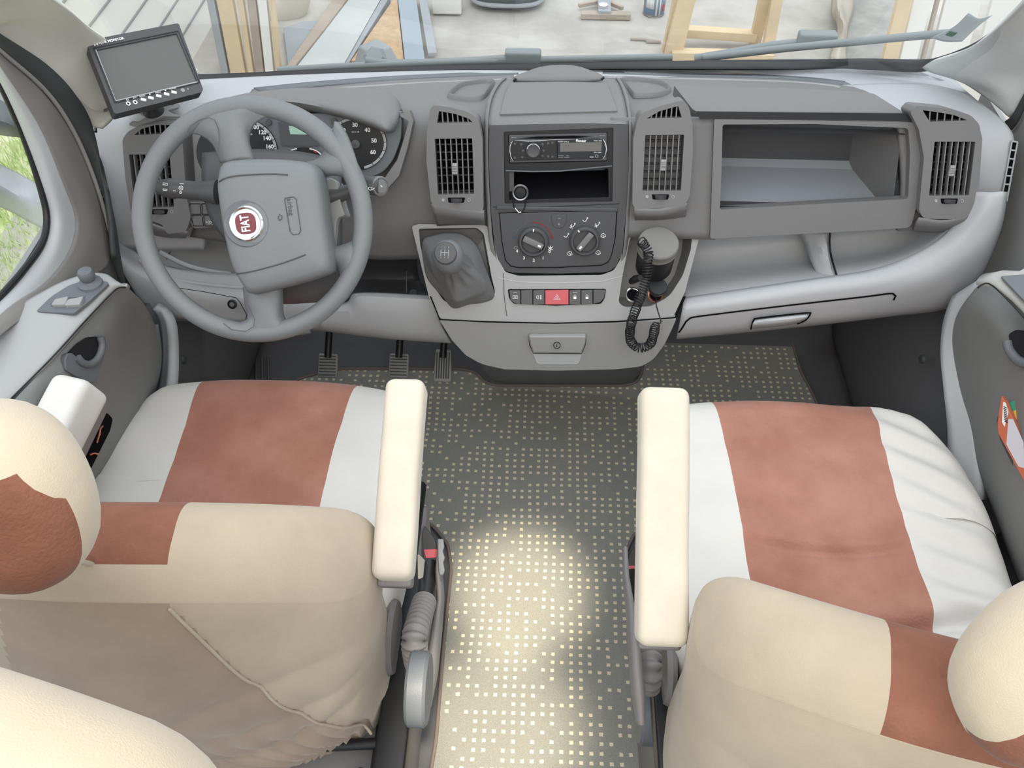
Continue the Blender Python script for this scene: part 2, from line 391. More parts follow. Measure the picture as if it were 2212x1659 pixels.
# dark fascia over the pale shell
FO = .010
loft('upper_fascia', [U([(545, 192), (700, 178), (850, 168), (1000, 161), (1110, 158)], FO * .3), U([(530, 215), (700, 205), (850, 195), (1000, 185), (1110, 182)], FO * .7),
                      U([(500, 250), (650, 240), (850, 235), (1000, 235), (1110, 235)], FO), U([(470, 300), (600, 300), (800, 300), (980, 300), (1110, 300)], FO),
                      U([(440, 400), (600, 400), (800, 400), (980, 400), (1110, 400)], FO), U([(420, 480), (600, 490), (800, 490), (980, 490), (1110, 490)], FO),
                      U([(410, 512), (600, 540), (800, 560), (900, 560), (1110, 560)], FO)], 'dark', dash, nu=50, nv=34, solid=.012)
loft('upper_fascia', [U([(1290, 156), (1500, 160), (1700, 165), (1800, 173), (1830, 178)], FO * .3), U([(1290, 190), (1500, 186), (1700, 186), (1830, 192), (1905, 215)], FO * .8),
                      U([(1290, 240), (1500, 232), (1700, 232), (1880, 232), (1965, 262)], FO), U([(1290, 275), (1500, 262), (1700, 264), (1880, 266), (1978, 275)], FO)], 'dark', dash, nu=50, nv=24, solid=.012)
loft('upper_fascia', [[S.off(-.004).at(x, y) for x, y in r] for r in ([(1320, 255), (1400, 255), (1480, 255), (1560, 256)], [(1320, 330), (1400, 330), (1480, 330), (1556, 330)], [(1320, 420), (1400, 420), (1480, 420), (1550, 420)], [(1320, 512), (1400, 514), (1480, 516), (1545, 518)])], 'dark', dash, nu=16, nv=16, solid=.02)
loft('upper_fascia', [[S.off(-.012).at(x, y) for x, y in r] for r in ([(1940, 262), (1975, 262), (2000, 265)], [(1950, 400), (1985, 400), (2010, 400)], [(1940, 500), (1975, 498), (2010, 495)])], 'dark', dash, nu=8, nv=10, solid=.02)
# demister slot behind the top
loft('demister_slot', [U([(548, 189), (700, 174), (900, 161), (1120, 153)], .008), U([(566, 198), (700, 184), (900, 169), (1120, 160)], .008)], 'slate', dash, nu=30, nv=3, solid=.003)
loft('demister_slot', [U([(1302, 153), (1500, 158), (1700, 162), (1833, 168)], .008), U([(1302, 160), (1500, 164), (1700, 170), (1818, 184)], .008)], 'slate', dash, nu=30, nv=3, solid=.003)
loft('slot_rim', [U([(600, 196), (760, 186), (900, 177), (1120, 168)], .009), U([(600, 198), (760, 189), (900, 180), (1120, 171)], .009)], 'mid', dash, nu=30, nv=3, solid=.003)
loft('slot_rim', [U([(1302, 164), (1500, 168), (1700, 174), (1800, 182), (1818, 186)], .009), U([(1302, 167), (1500, 171), (1700, 177), (1796, 186), (1812, 190)], .009)], 'mid', dash, nu=30, nv=3, solid=.003)
# lid over the glove box
LID = Plane((0, 1.50, .897), (0, -.12, 1))
lid = plate('top_lid', [(1455, 183), (1530, 186), (1700, 190), (1850, 197), (1888, 202), (1958, 246), (1800, 243), (1505, 241), (1496, 236)], LID, .022, 'dark', dash, r=4, bevel=.003)
plate('lid_shadow_strip', [(1503, 241), (1700, 243), (1958, 245), (1972, 262), (1700, 258), (1512, 257)], S, .006, 'black', lid, off=.0065, bevel=0)  # no real groove: black strip stands in for the shade under the lid lip
# glove box: frame with a deep open bay
gb = plate('glove_box', [(1543, 257), (1700, 259), (1978, 264), (1991, 300), (1986, 420), (1968, 492), (1800, 502), (1534, 516), (1538, 400)], S, .03, 'dark', dash, off=.006, bevel=.007, segs=4, r=[3, 0, 12, 20, 20, 14, 0, 5, 0],
           holes=[([(1561, 269), (1760, 268), (1962, 277), (1966, 330), (1962, 430), (1760, 441), (1555, 453), (1559, 360)], [6, 0, 8, 0, 8, 0, 5, 0])])
xL = lambda y, off=0: S.off(off).at(1558, y).x; xR = lambda y: S.off(.0).at(1966, y).x
xw = lambda y: xR(330) + .004 - max(0, y - 1.43) * .42
def bay(nm_, sec, mt):
    bm = bmesh.new(); A = [bm.verts.new((xL(360) - .006, y, z)) for y, z in sec]; B = [bm.verts.new((xw(y), y, z)) for y, z in sec]
    for i in range(len(sec) - 1): bm.faces.new((A[i], A[i + 1], B[i + 1], B[i]))
    return finish(nm_, bm, mt, gb, smooth=20, recalc=False)
bay('bay_front_step', [(1.416, .742), (1.426, .726), (1.462, .720)], 'dark2'); bay('bay_shelf', [(1.462, .720), (1.56, .735), (1.575, .745)], 'shelfg'); bay('bay_back', [(1.575, .745), (1.60, .868), (1.468, .874)], 'dark2')
for xx in (0, 1):
    bm = bmesh.new(); bm.faces.new([bm.verts.new(((xL(360) - .004) if xx == 0 else xw(y) - .001, y, z)) for y, z in ((1.425, .705), (1.455, .710), (1.575, .735), (1.60, .868), (1.478, .874))]); finish('bay_side', bm, 'dark', gb, smooth=0)
# ------------------------------------------------ air vents
def quadf(q): # q: TL,TR,BR,BL pixels
    return lambda u, v: tuple((q[0][k] * (1 - u) + q[1][k] * u) * (1 - v) + (q[3][k] * (1 - u) + q[2][k] * u) * v for k in (0, 1))
def grow(q, g):
    cx = sum(p[0] for p in q) / len(q); cy = sum(p[1] for p in q) / len(q)
    return [(p[0] + g * (1 if p[0] > cx else -1), p[1] + g * (1 if p[1] > cy else -1)) for p in q]
def air_vent(outline, rr, q, tri, tri_n, wheel_, pl, off, lab, h=.05, slatn=6, hooks=True, dots=True, bottom=None):
    V = plate('air_vent', outline, pl, h, 'dark', dash, off=off, r=rr, bevel=.004, holes=[(q, 2), (tri, 2)]); V['label'] = lab
    if bottom:
        b = pl.off(off); loft('vent_skirt', [[b.at(x, y) for x, y in bottom[0]], [b.off(-.004).at(x, y) for x, y in bottom[1]], [b.off(-.035).at(x, y) for x, y in bottom[2]]], 'dark', V, nu=16, nv=10, solid=.004)
    f = quadf(q); P = pl.off(off)
    # duct behind
    bm = bmesh.new(); bk = pl.off(off - .028)
    cor = [P.off(-.001).at(*c) for c in grow(q, 1)]; bc = [c - pl.n * .03 for c in cor]
    A = [bm.verts.new(c) for c in cor]; B = [bm.verts.new(c) for c in bc]
    for i in range(4): bm.faces.new((A[i], A[(i + 1) % 4], B[(i + 1) % 4], B[i]))
    bm.faces.new(B); cor = [P.off(-.001).at(*c) for c in tri]; bc = [c - pl.n * .02 for c in cor]
    A = [bm.verts.new(c) for c in cor]; B = [bm.verts.new(c) for c in bc]
    for i in range(len(A)): bm.faces.new((A[i], A[(i + 1) % len(A)], B[(i + 1) % len(A)], B[i]))
    bm.faces.new(B); finish('duct', bm, 'hole', V, smooth=0)
    bm = bmesh.new()
    for k in range(slatn):
        u = (k + .9) / (slatn + .8); pts = [P.off(-.004 + .003 * math.sin(math.pi * t)).at(*f(u, t)) for t in (0, .25, .5, .75, 1)]
        R = [bm.verts.new(p + pl.n * .002 + pl.u * s) for p in pts for s in (-.0009, .0009)]; R2 = [bm.verts.new(p - pl.n * .011 + pl.u * s) for p in pts for s in (-.0009, .0009)]
        for i in range(4):
            a = 2 * i; bm.faces.new((R[a], R[a + 1], R[a + 3], R[a + 2])); bm.faces.new((R[a], R[a + 2], R2[a + 2], R2[a])); bm.faces.new((R[a + 1], R[a + 3], R2[a + 3], R2[a + 1]))
    finish('slats', bm, 'slatg', V, smooth=0)
    bm = bmesh.new()
    for k in range(7):
        v = (k + .7) / 7.2; a, b = P.off(-.018).at(*f(0, v)), P.off(-.018).at(*f(1, v)); sweep(bm, [a, b], .0022, 5)
    finish('rear_slats', bm, 'black', V, smooth=0)
    a, b = P.off(.004).at(*f(.5, .44)), P.off(.004).at(*f(.5, .64)); rbox('vent_tab', (.0105, (a - b).length, .007), .002, 'mid', V, loc=(a + b) / 2, rot=plrot(pl)); 
    strokes('tab_ribs', [[((a.lerp(b, t)) - pl.u * .004) + pl.n * .0036, ((a.lerp(b, t)) + pl.u * .004) + pl.n * .0036] for t in (.25, .4, .55, .7)], pl, .0008, 'dark2', V, off=0)
    tf = [P.off(-.001).at(*c) for c in tri]; cx = [p for p in tri]
    x0, x1 = min(p[0] for p in tri), max(p[0] for p in tri); bm = bmesh.new()
    for k in range(tri_n):
        x = x0 + (x1 - x0) * (k + 1) / (tri_n + 1); ys = []
        for (a, b) in zip(tri, tri[1:] + tri[:1]):
            if min(a[0], b[0]) <= x <= max(a[0], b[0]) and a[0] != b[0]: ys.append(a[1] + (b[1] - a[1]) * (x - a[0]) / (b[0] - a[0]))
        if len(ys) > 1: sweep(bm, [P.off(-.003).at(x, min(ys) - 1), P.off(-.003).at(x + (2 if wheel_[0] < 1300 else -2), max(ys) + 1)], .0014, 6)
    finish('upper_slats', bm, 'slatg', V, smooth=40)
    wx, wy = wheel_; p = P.at(wx, wy)
    plate('wheel_slot', [(wx - 19, wy - 5), (wx + 19, wy - 5), (wx + 16, wy + 6), (wx - 17, wy + 6)], P, .0015, 'hole', V, off=.0008, r=2, bevel=0)
    bm = bmesh.new(); lathe_bm(bm, p - pl.n * .004, pl.w, [(.0001, -.003), (.0115, -.003), (.012, 0), (.0115, .003), (.0001, .003)], 20)
    for k in range(-4, 5):
        an = k * .2; sweep(bm, [p - pl.n * .004 + pl.u * math.sin(an) * .0122 + pl.n * math.cos(an) * .0122 + pl.w * s for s in (-.003, .003)], .0007, 5)
    finish('thumbwheel', bm, 'dark2', V, smooth=40)
    if dots:
        plate('shut_mark', circ(wx - 29, wy, 3.2), P, .0006, 'greyp', V, off=.0010, bevel=0)
        strokes('open_mark', [circ(wx + 27, wy, 3, n=16) + [circ(wx + 27, wy, 3, n=16)[0]]], P, .0011, 'greyp', V, off=.0006)
    return V
air_vent([(929, 236), (937, 227), (975, 232), (1010, 241), (1033, 257), (1042, 300), (1044, 452), (1038, 457), (943, 447), (931, 438), (921, 350), (922, 285)], [3, 6, 0, 12, 8, 0, 4, 4, 8, 8, 0, 0],
         [(939, 300), (1020, 299), (1024, 419), (946, 421)], [(948, 240), (983, 246), (1012, 256), (1021, 264), (944, 266)], 6, (986, 432), S, .026, 'left vent of the pair framing the radio',
         bottom=([(931, 440), (990, 448), (1046, 455)], [(936, 460), (990, 468), (1046, 474)], [(944, 488), (990, 486), (1048, 486)]))
air_vent([(1375, 268), (1383, 246), (1425, 229), (1476, 216), (1489, 232), (1496, 271), (1497, 325), (1490, 425), (1476, 447), (1372, 452), (1366, 440), (1368, 300)], [4, 10, 8, 6, 8, 0, 0, 8, 12, 4, 3, 0],
         [(1394, 292), (1478, 291), (1471, 412), (1388, 412)], [(1397, 256), (1425, 240), (1465, 229), (1473, 254)], 6, (1427, 425), S, .026, 'right vent of the pair framing the radio',
         bottom=([(1370, 450), (1430, 450), (1484, 438)], [(1370, 465), (1430, 465), (1484, 452)], [(1372, 478), (1430, 477), (1480, 472)]))
air_vent([(1966, 242), (1980, 228), (2050, 235), (2098, 249), (2115, 268), (2122, 300), (2114, 416), (2098, 462), (2075, 474), (1995, 472), (1985, 455), (1996, 340), (1985, 280)], [6, 6, 0, 10, 6, 0, 10, 8, 10, 8, 6, 0, 0],
         [(2019, 306), (2107, 306), (2093, 422), (2007, 423)], [(1993, 238), (2030, 243), (2062, 249), (2090, 260), (2008, 263)], 5, (2051, 434), S.off(-.002), .026, 'vent at the passenger door end',
         bottom=([(1986, 470), (2040, 476), (2092, 466)], [(1978, 484), (2035, 488), (2086, 478)], [(1972, 500), (2030, 502), (2078, 492)]))
air_vent([(264, 302), (276, 284), (300, 272), (350, 266), (386, 268), (394, 300), (402, 420), (412, 470), (402, 500), (362, 506), (350, 485), (283, 462), (270, 380)], [8, 8, 8, 6, 8, 0, 0, 8, 8, 6, 6, 8, 0],
         [(278, 334), (366, 333), (376, 447), (292, 450)], [(289, 292), (305, 279), (335, 270), (368, 270), (360, 288)], 6, (344, 457), S.off(-.004), .026, 'vent at the driver door end',
         bottom=([(285, 465), (350, 490), (405, 500)], [(295, 480), (350, 500), (405, 508)], [(310, 500), (350, 512), (400, 515)]))
# ------------------------------------------------ centre stack
def xs(y, l, r): return [(l + (r - l) * k / 6, y) for k in range(7)]
stk = loft('centre_stack', [[at(x, y, Z=.872) for x, y in [(1094, 170), (1150, 168), (1210, 167), (1270, 168), (1330, 170)]], [at(x, y, Z=.884) for x, y in [(1079, 184), (1150, 182), (1210, 181), (1270, 182), (1339, 184)]],
                  [at(x, y, Z=.890) for x, y in [(1064, 212), (1140, 210), (1205, 209), (1275, 210), (1349, 212)]], [at(x, y, Z=.890) for x, y in [(1057, 245), (1140, 243), (1205, 242), (1275, 242), (1355, 244)]],
                  [S.off(.002).at(x, y) for x, y in [(1056, 270), (1140, 268), (1205, 267), (1275, 266), (1357, 268)]], [S.off(-.010).at(x, y) for x, y in [(1056, 285), (1140, 283), (1205, 282), (1275, 281), (1357, 283)]]], 'dark', dash, nu=30, nv=24, solid=.006)
# flanks of the stack
for side in (0, 1):
    E = [(1094, 170), (1079, 184), (1064, 212), (1057, 245), (1056, 272), (1056, 353), (1061, 462), (1068, 534), (1082, 577), (1098, 587)] if side == 0 else [(1330, 170), (1339, 184), (1349, 212), (1355, 244), (1357, 270), (1357, 353), (1351, 462), (1346, 534), (1337, 572), (1318, 587)]
    top = [at(*E[0], Z=.872), at(*E[1], Z=.884), at(*E[2], Z=.890), at(*E[3], Z=.890)] + [S.at(*e) for e in E[4:]]
    s_ = 1 if side else -1
    loft('stack_flank', [top, [p + Vector((s_ * .006, .004, -.006)) for p in top], [p + Vector((s_ * .010, .05 if i > 3 else .01, -.012 if i > 3 else -.05)) for i, p in enumerate(top)]], 'dark', stk, nu=40, nv=8, solid=.003)
plate('stack_lid', [(1102, 178), (1210, 176), (1311, 178), (1322, 205), (1334, 239), (1210, 242), (1080, 246), (1090, 205)], Plane((0, 1.5, .8905), (0, 0, 1)), .008, 'dark', stk, off=.003, r=2, bevel=.002)
# face frame with three openings (radio, pocket) and the heater panel below
face = plate('stack_face', [(1057, 272), (1205, 268), (1357, 269), (1358, 353), (1352, 462), (1344, 545), (1330, 578), (1312, 588), (1205, 591), (1100, 589), (1082, 577), (1069, 534), (1061, 462), (1056, 353)], S, .07, 'dark2', stk, off=.004,
             r=[4, 0, 4, 0, 0, 0, 16, 10, 0, 10, 12, 0, 0, 0], bevel=.004, holes=[([(1088, 285), (1325, 276), (1323, 436), (1090, 440)], 3)])
# inner trim frame around the two bays
bays = plate('bay_trim', [(1088, 283), (1325, 275), (1324, 437), (1090, 441)], S, .05, 'black', stk, off=-.002, r=3, bevel=.001, holes=[([(1099, 371), (1314, 364), (1315, 426), (1100, 432)], 3), ([(1098, 291), (1312, 286), (1312, 348), (1100, 353)], 2)])
a, b, c, d = [S.off(-.003).at(*p) for p in ((1099, 371), (1314, 364), (1315, 426), (1100, 432))]; bm = bmesh.new(); dd = Vector((0, .085, .004))
A = [bm.verts.new(p) for p in (a, b, c, d)]; B = [bm.verts.new(p + dd + (Vector((0, 0, .0)))) for p in (a, b, c, d)]
for i in range(4): bm.faces.new((A[i], A[(i + 1) % 4], B[(i + 1) % 4], B[i]))
bm.faces.new(B); finish('open_pocket', bm, 'gloss', stk, smooth=0)
strokes('pocket_lip', [[(1092, 368), (1150, 370), (1210, 369), (1270, 363), (1322, 358)]], S, .0022, 'slate', stk, off=.0, h=.002)
strokes('trim_line', [[(1066, 447), (1200, 446), (1338, 440)], [(1075, 459), (1200, 458), (1334, 453)]], S, .0012, 'black', stk, off=.0048)
rbox('trim_bar', ((S.at(1334, 448) - S.at(1072, 452)).length, .008, .004), .0018, 'dark2', stk, loc=S.off(.005).at(1203, 451), rot=plrot(S, .008))
hp = plate('heater_panel', [(1079, 461), (1332, 455), (1328, 520), (1318, 562), (1302, 572), (1200, 577), (1110, 577), (1093, 566), (1084, 520)], S, .004, 'dark2', stk, off=.0058, r=[2, 2, 0, 12, 8, 0, 12, 12, 0], bevel=.001)
H = S.off(.006)
strokes('panel_groove', [[(1078, 461), (1332, 454)], [(1079, 461), (1084, 520), (1092, 562), (1103, 575), (1120, 578), (1200, 578), (1300, 573), (1314, 566), (1321, 550), (1329, 515), (1333, 455)]], H, .0012, 'hole', stk, off=-.0006)
def knob(cx, cy, ang, mark, lab):
    c = H.at(cx, cy); s = (H.at(cx + 1, cy) - c).length
    k = lathe('control_knob', c, H.n, [(33 * s, 0), (33 * s, .006), (31.5 * s, .0105), (29 * s, .0125), (26 * s, .0125), (24.5 * s, .009), (24 * s, .003), (.0001, .003)], 'dark2', dash, n=48)
    k['label'] = lab
    bm = bmesh.new(); R = plrot(S, ang).to_4x4(); rbox_bm(bm, (46 * s, 13 * s, .014), .002, (4, 2, 2), lambda p: Matrix.Translation(c + H.n * .008) @ R @ p); finish('grip_bar', bm, 'dark', k)
    e = Matrix.Rotation(0, 3, 'X'); d = (H.u * math.cos(ang) + H.w * math.sin(ang)); bm = bmesh.new()
    rbox_bm(bm, (7.5 * s, 4.5 * s, .001), .0004, (1, 1, 1), lambda p: Matrix.Translation(c + H.n * .0152 + d * 15 * s) @ R @ p); finish('pointer_mark', bm, 'white', k)
    bm = bmesh.new(); m_ = (H.u * math.cos(mark) + H.w * math.sin(mark)); R2 = plrot(S, mark).to_4x4()
    rbox_bm(bm, (5.5 * s, 3 * s, .001), .0004, (1, 1, 1), lambda p: Matrix.Translation(c + H.n * .0128 + m_ * 27.5 * s) @ R2 @ p); finish('ring_mark', bm, 'white', k)
knob(1152, 521, -.42, math.pi / 2, 'left heater knob, marked with fan speeds'); knob(1263, 519, math.pi + .93, 2.12, 'right heater knob, marked with airflow pictograms')
strokes('warm_arc', [circ(1152, 521, 41, 41, 16, -92, -10)], H, .0016, 'redd', stk); strokes('cool_arc', [circ(1152, 521, 41, 41, 16, -160, -110)], H, .0008, 'slate', stk)
for t, x, y in (('0', 1187, 543), ('1', 1173, 557), ('2', 1153, 562), ('3', 1132, 557), ('4', 1117, 542)): label(t, x, y, H, .0085, 'white', stk, name='speed_numeral', bold=.0003)
strokes('fan_symbol', [[(1184, 533), (1194, 540)], [(1194, 533), (1184, 539)], [(1189, 531), (1189, 541)]], H, .0014, 'white', stk)
strokes('screen_symbol', [[(1110, 535), (1113, 532), (1118, 533), (1116, 538), (1112, 538), (1110, 535)]], H, .0008, 'greyp', stk)
for x, y, cc in ((1112, 513, 'bluep'), (1193, 513, 'redd')): strokes('heat_symbol', [[(x - 2, y - 2), (x + 2, y - 2), (x + 2, y + 2), (x - 2, y + 2), (x - 2, y - 2)]], H, .0008, cc, stk)
fig = [[(-5, -1), (-3, 2), (1, 2), (4, -3)], circ(5, -5, 1.2, n=8)]
SY = []
for (x, y, a) in ((1264, 476, 0), (1237, 488, 1), (1290, 486, 2), (1223, 510, 0)): 
    SY += [[(x + p[0], y + p[1]) for p in l] for l in fig]
    if a: SY.append([(x - 6, y + 3), (x - 1, y + 5), (x - 3, y - 4)])
for (x, y) in ((1303, 509), (1231, 548), (1292, 546)): SY += [[(x - 5, y + 2), (x - 4, y - 3), (x, y - 5), (x + 4, y - 3), (x + 5, y + 2), (x, y + 4), (x - 5, y + 2)], [(x - 1, y - 1), (x + 2, y + 2)]]
strokes('airflow_symbols', SY, H, .0012, 'white', stk)
b_ = plate('recirculation_button', [(1191, 465), (1224, 465), (1223, 480), (1218, 490), (1210, 493), (1204, 493), (1196, 490), (1192, 480)], H, .004, 'dark2', dash, off=.0015, r=2, bevel=.0008)
strokes('button_symbol', [[(1205, 484), (1210, 484)], [(1207.5, 481), (1207.5, 487)]], H.off(.0015), .0008, 'greyp', b_); label('OFF', 1208, 472, H.off(.0015), .0035, 'greyp', b_, name='button_lettering')
# hood clip on top of the stack
CL_ = [[at(x, y, Y=Y) for x, y, Y in r] for r in (
    [(1112, 176, 1.62), (1150, 178, 1.615), (1207, 179, 1.61), (1265, 178, 1.615), (1302, 174, 1.62)], [(1108, 168, 1.625), (1150, 168, 1.62), (1207, 168, 1.615), (1265, 167, 1.62), (1304, 166, 1.625)],
    [(1120, 161, 1.64), (1160, 152, 1.64), (1207, 149, 1.64), (1255, 151, 1.64), (1294, 159, 1.64)], [(1128, 158, 1.655), (1165, 145, 1.66), (1207, 140, 1.665), (1248, 143, 1.66), (1284, 155, 1.655)],
    [(1130, 162, 1.67), (1165, 152, 1.675), (1207, 148, 1.68), (1248, 150, 1.675), (1282, 160, 1.67)])]
clip = loft('clip_hood', CL_, 'dark', dash, nu=30, nv=14, solid=.006)
bm = bmesh.new(); 
for x, y in ((1112, 172), (1302, 169)): sweep(bm, [at(x - 3, y + 3, Y=1.618), at(x + 3, y - 2, Y=1.618)], .0025, 6)
finish('hinge_slots', bm, 'black', clip, smooth=30)
# shallow trays either side of the stack top
for o in ([(972, 208), (978, 197), (994, 186), (1020, 180), (1064, 177), (1056, 194), (1044, 210), (1028, 214), (1008, 214), (992, 212)], [(1346, 172), (1392, 174), (1426, 180), (1444, 190), (1442, 198), (1420, 204), (1388, 206), (1370, 205), (1358, 192)]):
    P0 = [prof(x, y, PU, FO + .002) for x, y in o]; Q = cr(P0, 48, True); ctr = sum(Q, Vector()) / 48; bm = bmesh.new()
    R = [[bm.verts.new(ctr + (p - ctr) * k + Vector((0, 0, z))) for p in Q] for k, z in ((1.12, -.004), (1.05, .005), (1.0, .007), (.95, .005), (.88, -.004), (.5, -.004))]
    for A, B in zip(R, R[1:]):
        for k in range(48): bm.faces.new((A[k], A[(k + 1) % 48], B[(k + 1) % 48], B[k]))
    bm.faces.new(R[-1]); bm.faces.ensure_lookup_table()
    for i, f in enumerate(bm.faces): f.material_index = 1 if i >= 48 * 4 else 0  # tray floor coloured darker to stand in for the shade of a deeper dish
    finish('dished_tray', bm, ['dark', 'dark2'], dash, smooth=60)
# ------------------------------------------------ pale lower console with wings
P2 = Plane((0, 1.41, .694), (0, -.151, .12 * 0 + .12)); 
y0, z0, y1, z1 = 1.41, .694, 1.29, .543; P2 = Plane((0, y0, z0), (0, -(z0 - z1), (y0 - y1)))
con = plate('lower_console', [(889, 488), (905, 484), (1050, 486), (1062, 500), (1076, 560), (1092, 588), (1120, 596), (1300, 594), (1326, 584), (1340, 560), (1350, 490), (1362, 478), (1500, 474), (1515, 480), (1514, 500), (1480, 630), (1455, 684), (1330, 693), (1200, 697), (1050, 694), (950, 689), (926, 640), (903, 545)],
            P2, .06, 'mid', dash, off=.004, r=[6, 0, 8, 0, 0, 6, 6, 6, 6, 0, 6, 6, 10, 6, 0, 0, 10, 0, 0, 0, 10, 0, 0], bevel=.006,
            holes=[([(1378, 484), (1487, 481), (1497, 492), (1492, 540), (1475, 595), (1446, 640), (1405, 662), (1350, 664), (1336, 654), (1344, 600), (1360, 520)], [8, 8, 6, 0, 10, 14, 10, 8, 8, 0, 0]),
                   ([(904, 494), (1030, 492), (1045, 505), (1062, 600), (1070, 632), (1060, 650), (1000, 658), (960, 652), (925, 600), (908, 530)], [6, 6, 6, 0, 8, 10, 0, 10, 0, 0])])
strokes('console_seam', [[(1088, 590), (1089, 640), (1095, 683)]], P2.off(.004), .0012, 'black', con, off=.0002)
strokes('console_crease', [[(1076, 600), (1120, 609), (1200, 611), (1300, 608), (1345, 596)]], P2.off(.004), .0014, 'pale', con, off=.0002)
# lining of the cup tray wing
def basin(name, outline, pl, depth, mt, parent, shrink=.9, drop=(0, .02, -.03), r=6):
    o = rnd([(a[0], a[1], 0) for a in outline], r, 4); P0 = [pl.at(p[0], p[1]) for p in o]; c = sum(P0, Vector()) / len(P0); bm = bmesh.new()
    rings = [[p for p in P0], [c + (p - c) * .99 - pl.n * depth * .3 + Vector(drop) * .3 for p in P0], [c + (p - c) * (shrink * .5 + .5) - pl.n * depth * .8 + Vector(drop) * .8 for p in P0], [c + (p - c) * shrink - pl.n * depth + Vector(drop) for p in P0], [c + (p - c) * shrink * .5 - pl.n * depth + Vector(drop) for p in P0]]
    R = [[bm.verts.new(p) for p in ring] for ring in rings]; m = len(P0)
    for A, B in zip(R, R[1:]):
        for k in range(m): bm.faces.new((A[k], A[(k + 1) % m], B[(k + 1) % m], B[k]))
    bm.faces.new(R[-1]); return finish(name, bm, mt, parent, smooth=60)
basin('cup_tray', [(1378, 484), (1487, 481), (1497, 492), (1492, 540), (1475, 595), (1446, 640), (1405, 662), (1350, 664), (1336, 654), (1344, 600), (1360, 520)], P2.off(.002), .055, 'mid', con, drop=(0, .01, -.012))
basin('lever_well', [(904, 494), (1030, 492), (1045, 505), (1062, 600), (1070, 632), (1060, 650), (1000, 658), (960, 652), (925, 600), (908, 530)], P2.off(.002), .03, 'dark', con, drop=(0, .0, 0))
# button strip
BP = P2.off(.006)
bx = [1099, 1125, 1151, 1177, 1229, 1255, 1281, 1308]
nm = ['defroster_switch', 'blank_switch', 'fog_lamp_switch', 'hazard_switch', 'lock_switch', 'unlock_switch', 'blank_switch']
plate('switch_recess', [(1097, 625), (1309, 624), (1306, 645), (1298, 656), (1200, 660), (1110, 656), (1100, 645)], BP, .004, 'hole', con, off=.0, r=[3, 3, 6, 4, 0, 4, 6], bevel=0)
for k in range(7):
    xa, xb = bx[k] + .8, bx[k + 1] - .8; o = [(xa, 627), (xb, 626), (xb, 657 + (1 if 1 < k < 5 else 0)), (xa, 657 + (1 if 1 < k < 5 else 0))]
    if k == 0: o = [(xa, 627), (xb, 627), (xb, 657), (1112, 655), (1103, 648)]
    if k == 6: o = [(xa, 626), (xb, 626), (1305, 643), (1297, 653), (xa, 656)]
    s = plate(nm[k], o, BP, .006, 'red' if k == 3 else 'dark2', dash, off=.003, r=1, bevel=.0008); B3 = BP.off(.003)
    if k == 3: s['label'] = 'red hazard switch with warning triangle'
    cx, cy = (xa + xb) / 2 + (1 if k == 0 else 0), 642
    if k == 0: strokes('switch_symbol', [[(cx - 5, cy - 3), (cx + 5, cy - 3), (cx + 5, cy + 3), (cx - 5, cy + 3), (cx - 5, cy - 3)], [(cx - 2, cy + 1), (cx - 1, cy - 1), (cx + 1, cy + 1), (cx + 2, cy - 1)]], B3, .0010, 'white', s); strokes('switch_lamp', [[(cx - 4, 632), (cx + 4, 632)]], B3, .0012, 'greyp', s)
    if k == 2: strokes('switch_symbol', [[(cx - 1, cy - 4), (cx - 4, cy - 3), (cx - 5, cy), (cx - 4, cy + 3), (cx - 1, cy + 4), (cx - 1, cy - 4)], [(cx + 2, cy - 3), (cx + 6, cy - 3)], [(cx + 2, cy), (cx + 6, cy)], [(cx + 2, cy + 3), (cx + 6, cy + 3)], [(cx + 4, cy - 5), (cx + 4, cy + 5)]], B3, .0009, 'white', s)
    if k == 3:
        strokes('warning_triangle', [[(cx, cy - 6), (cx + 7, cy + 5), (cx - 7, cy + 5), (cx, cy - 6)], [(cx, cy - 2), (cx + 3, cy + 3), (cx - 3, cy + 3), (cx, cy - 2)]], B3, .0010, 'white', s)
    if k in (4, 5):
        plate('lock_symbol', [(cx - 3, cy - 1), (cx + 3, cy - 1), (cx + 3, cy + 4), (cx - 3, cy + 4)], B3, .0006, 'white', s, off=.0008, bevel=0)
        strokes('lock_shackle', [[(cx - 2, cy - 1), (cx - 2, cy - 4), (cx, cy - 5), (cx + 2, cy - 4), (cx + 2, cy - 1)]] if k == 4 else [[(cx + 2, cy - 1), (cx + 2, cy - 4), (cx, cy - 5), (cx - 3, cy - 4)]], B3, .0008, 'white', s)
    if k == 4: strokes('switch_lamp', [[(cx - 5, 632), (cx + 5, 632)]], B3, .0012, 'greyp', s)
# drawer under the console
P3 = Plane((0, 1.285, .548), (0, -1, .14))
def bulge(c):
    return c + Vector((0, .10 * (abs(c.x) / .22) ** 2.5 * .35, 0))
dr = plate('console_drawer', [(948, 692), (1050, 697), (1200, 700), (1330, 697), (1462, 688), (1452, 712), (1436, 745), (1412, 778), (1385, 793), (1330, 799), (1200, 802), (1090, 799), (1040, 788), (1005, 768), (975, 735)], P3, .18, 'mid', dash, r=[6, 0, 0, 0, 6, 0, 0, 14, 10, 0, 0, 0, 14, 0, 0], bevel=.008)
strokes('drawer_gap', [[(930, 640), (950, 690), (1050, 695), (1200, 698), (1330, 695), (1458, 686), (1480, 640)]], P3.off(.003), .003, 'hole', dr, off=.0)
plate('handle_recess', [(1142, 727), (1266, 727), (1264, 742), (1256, 770), (1250, 788), (1160, 788), (1152, 768), (1143, 745)], P3, .002, 'pale', dr, off=.0012, r=[3, 3, 0, 0, 8, 8, 0, 0], bevel=.001)
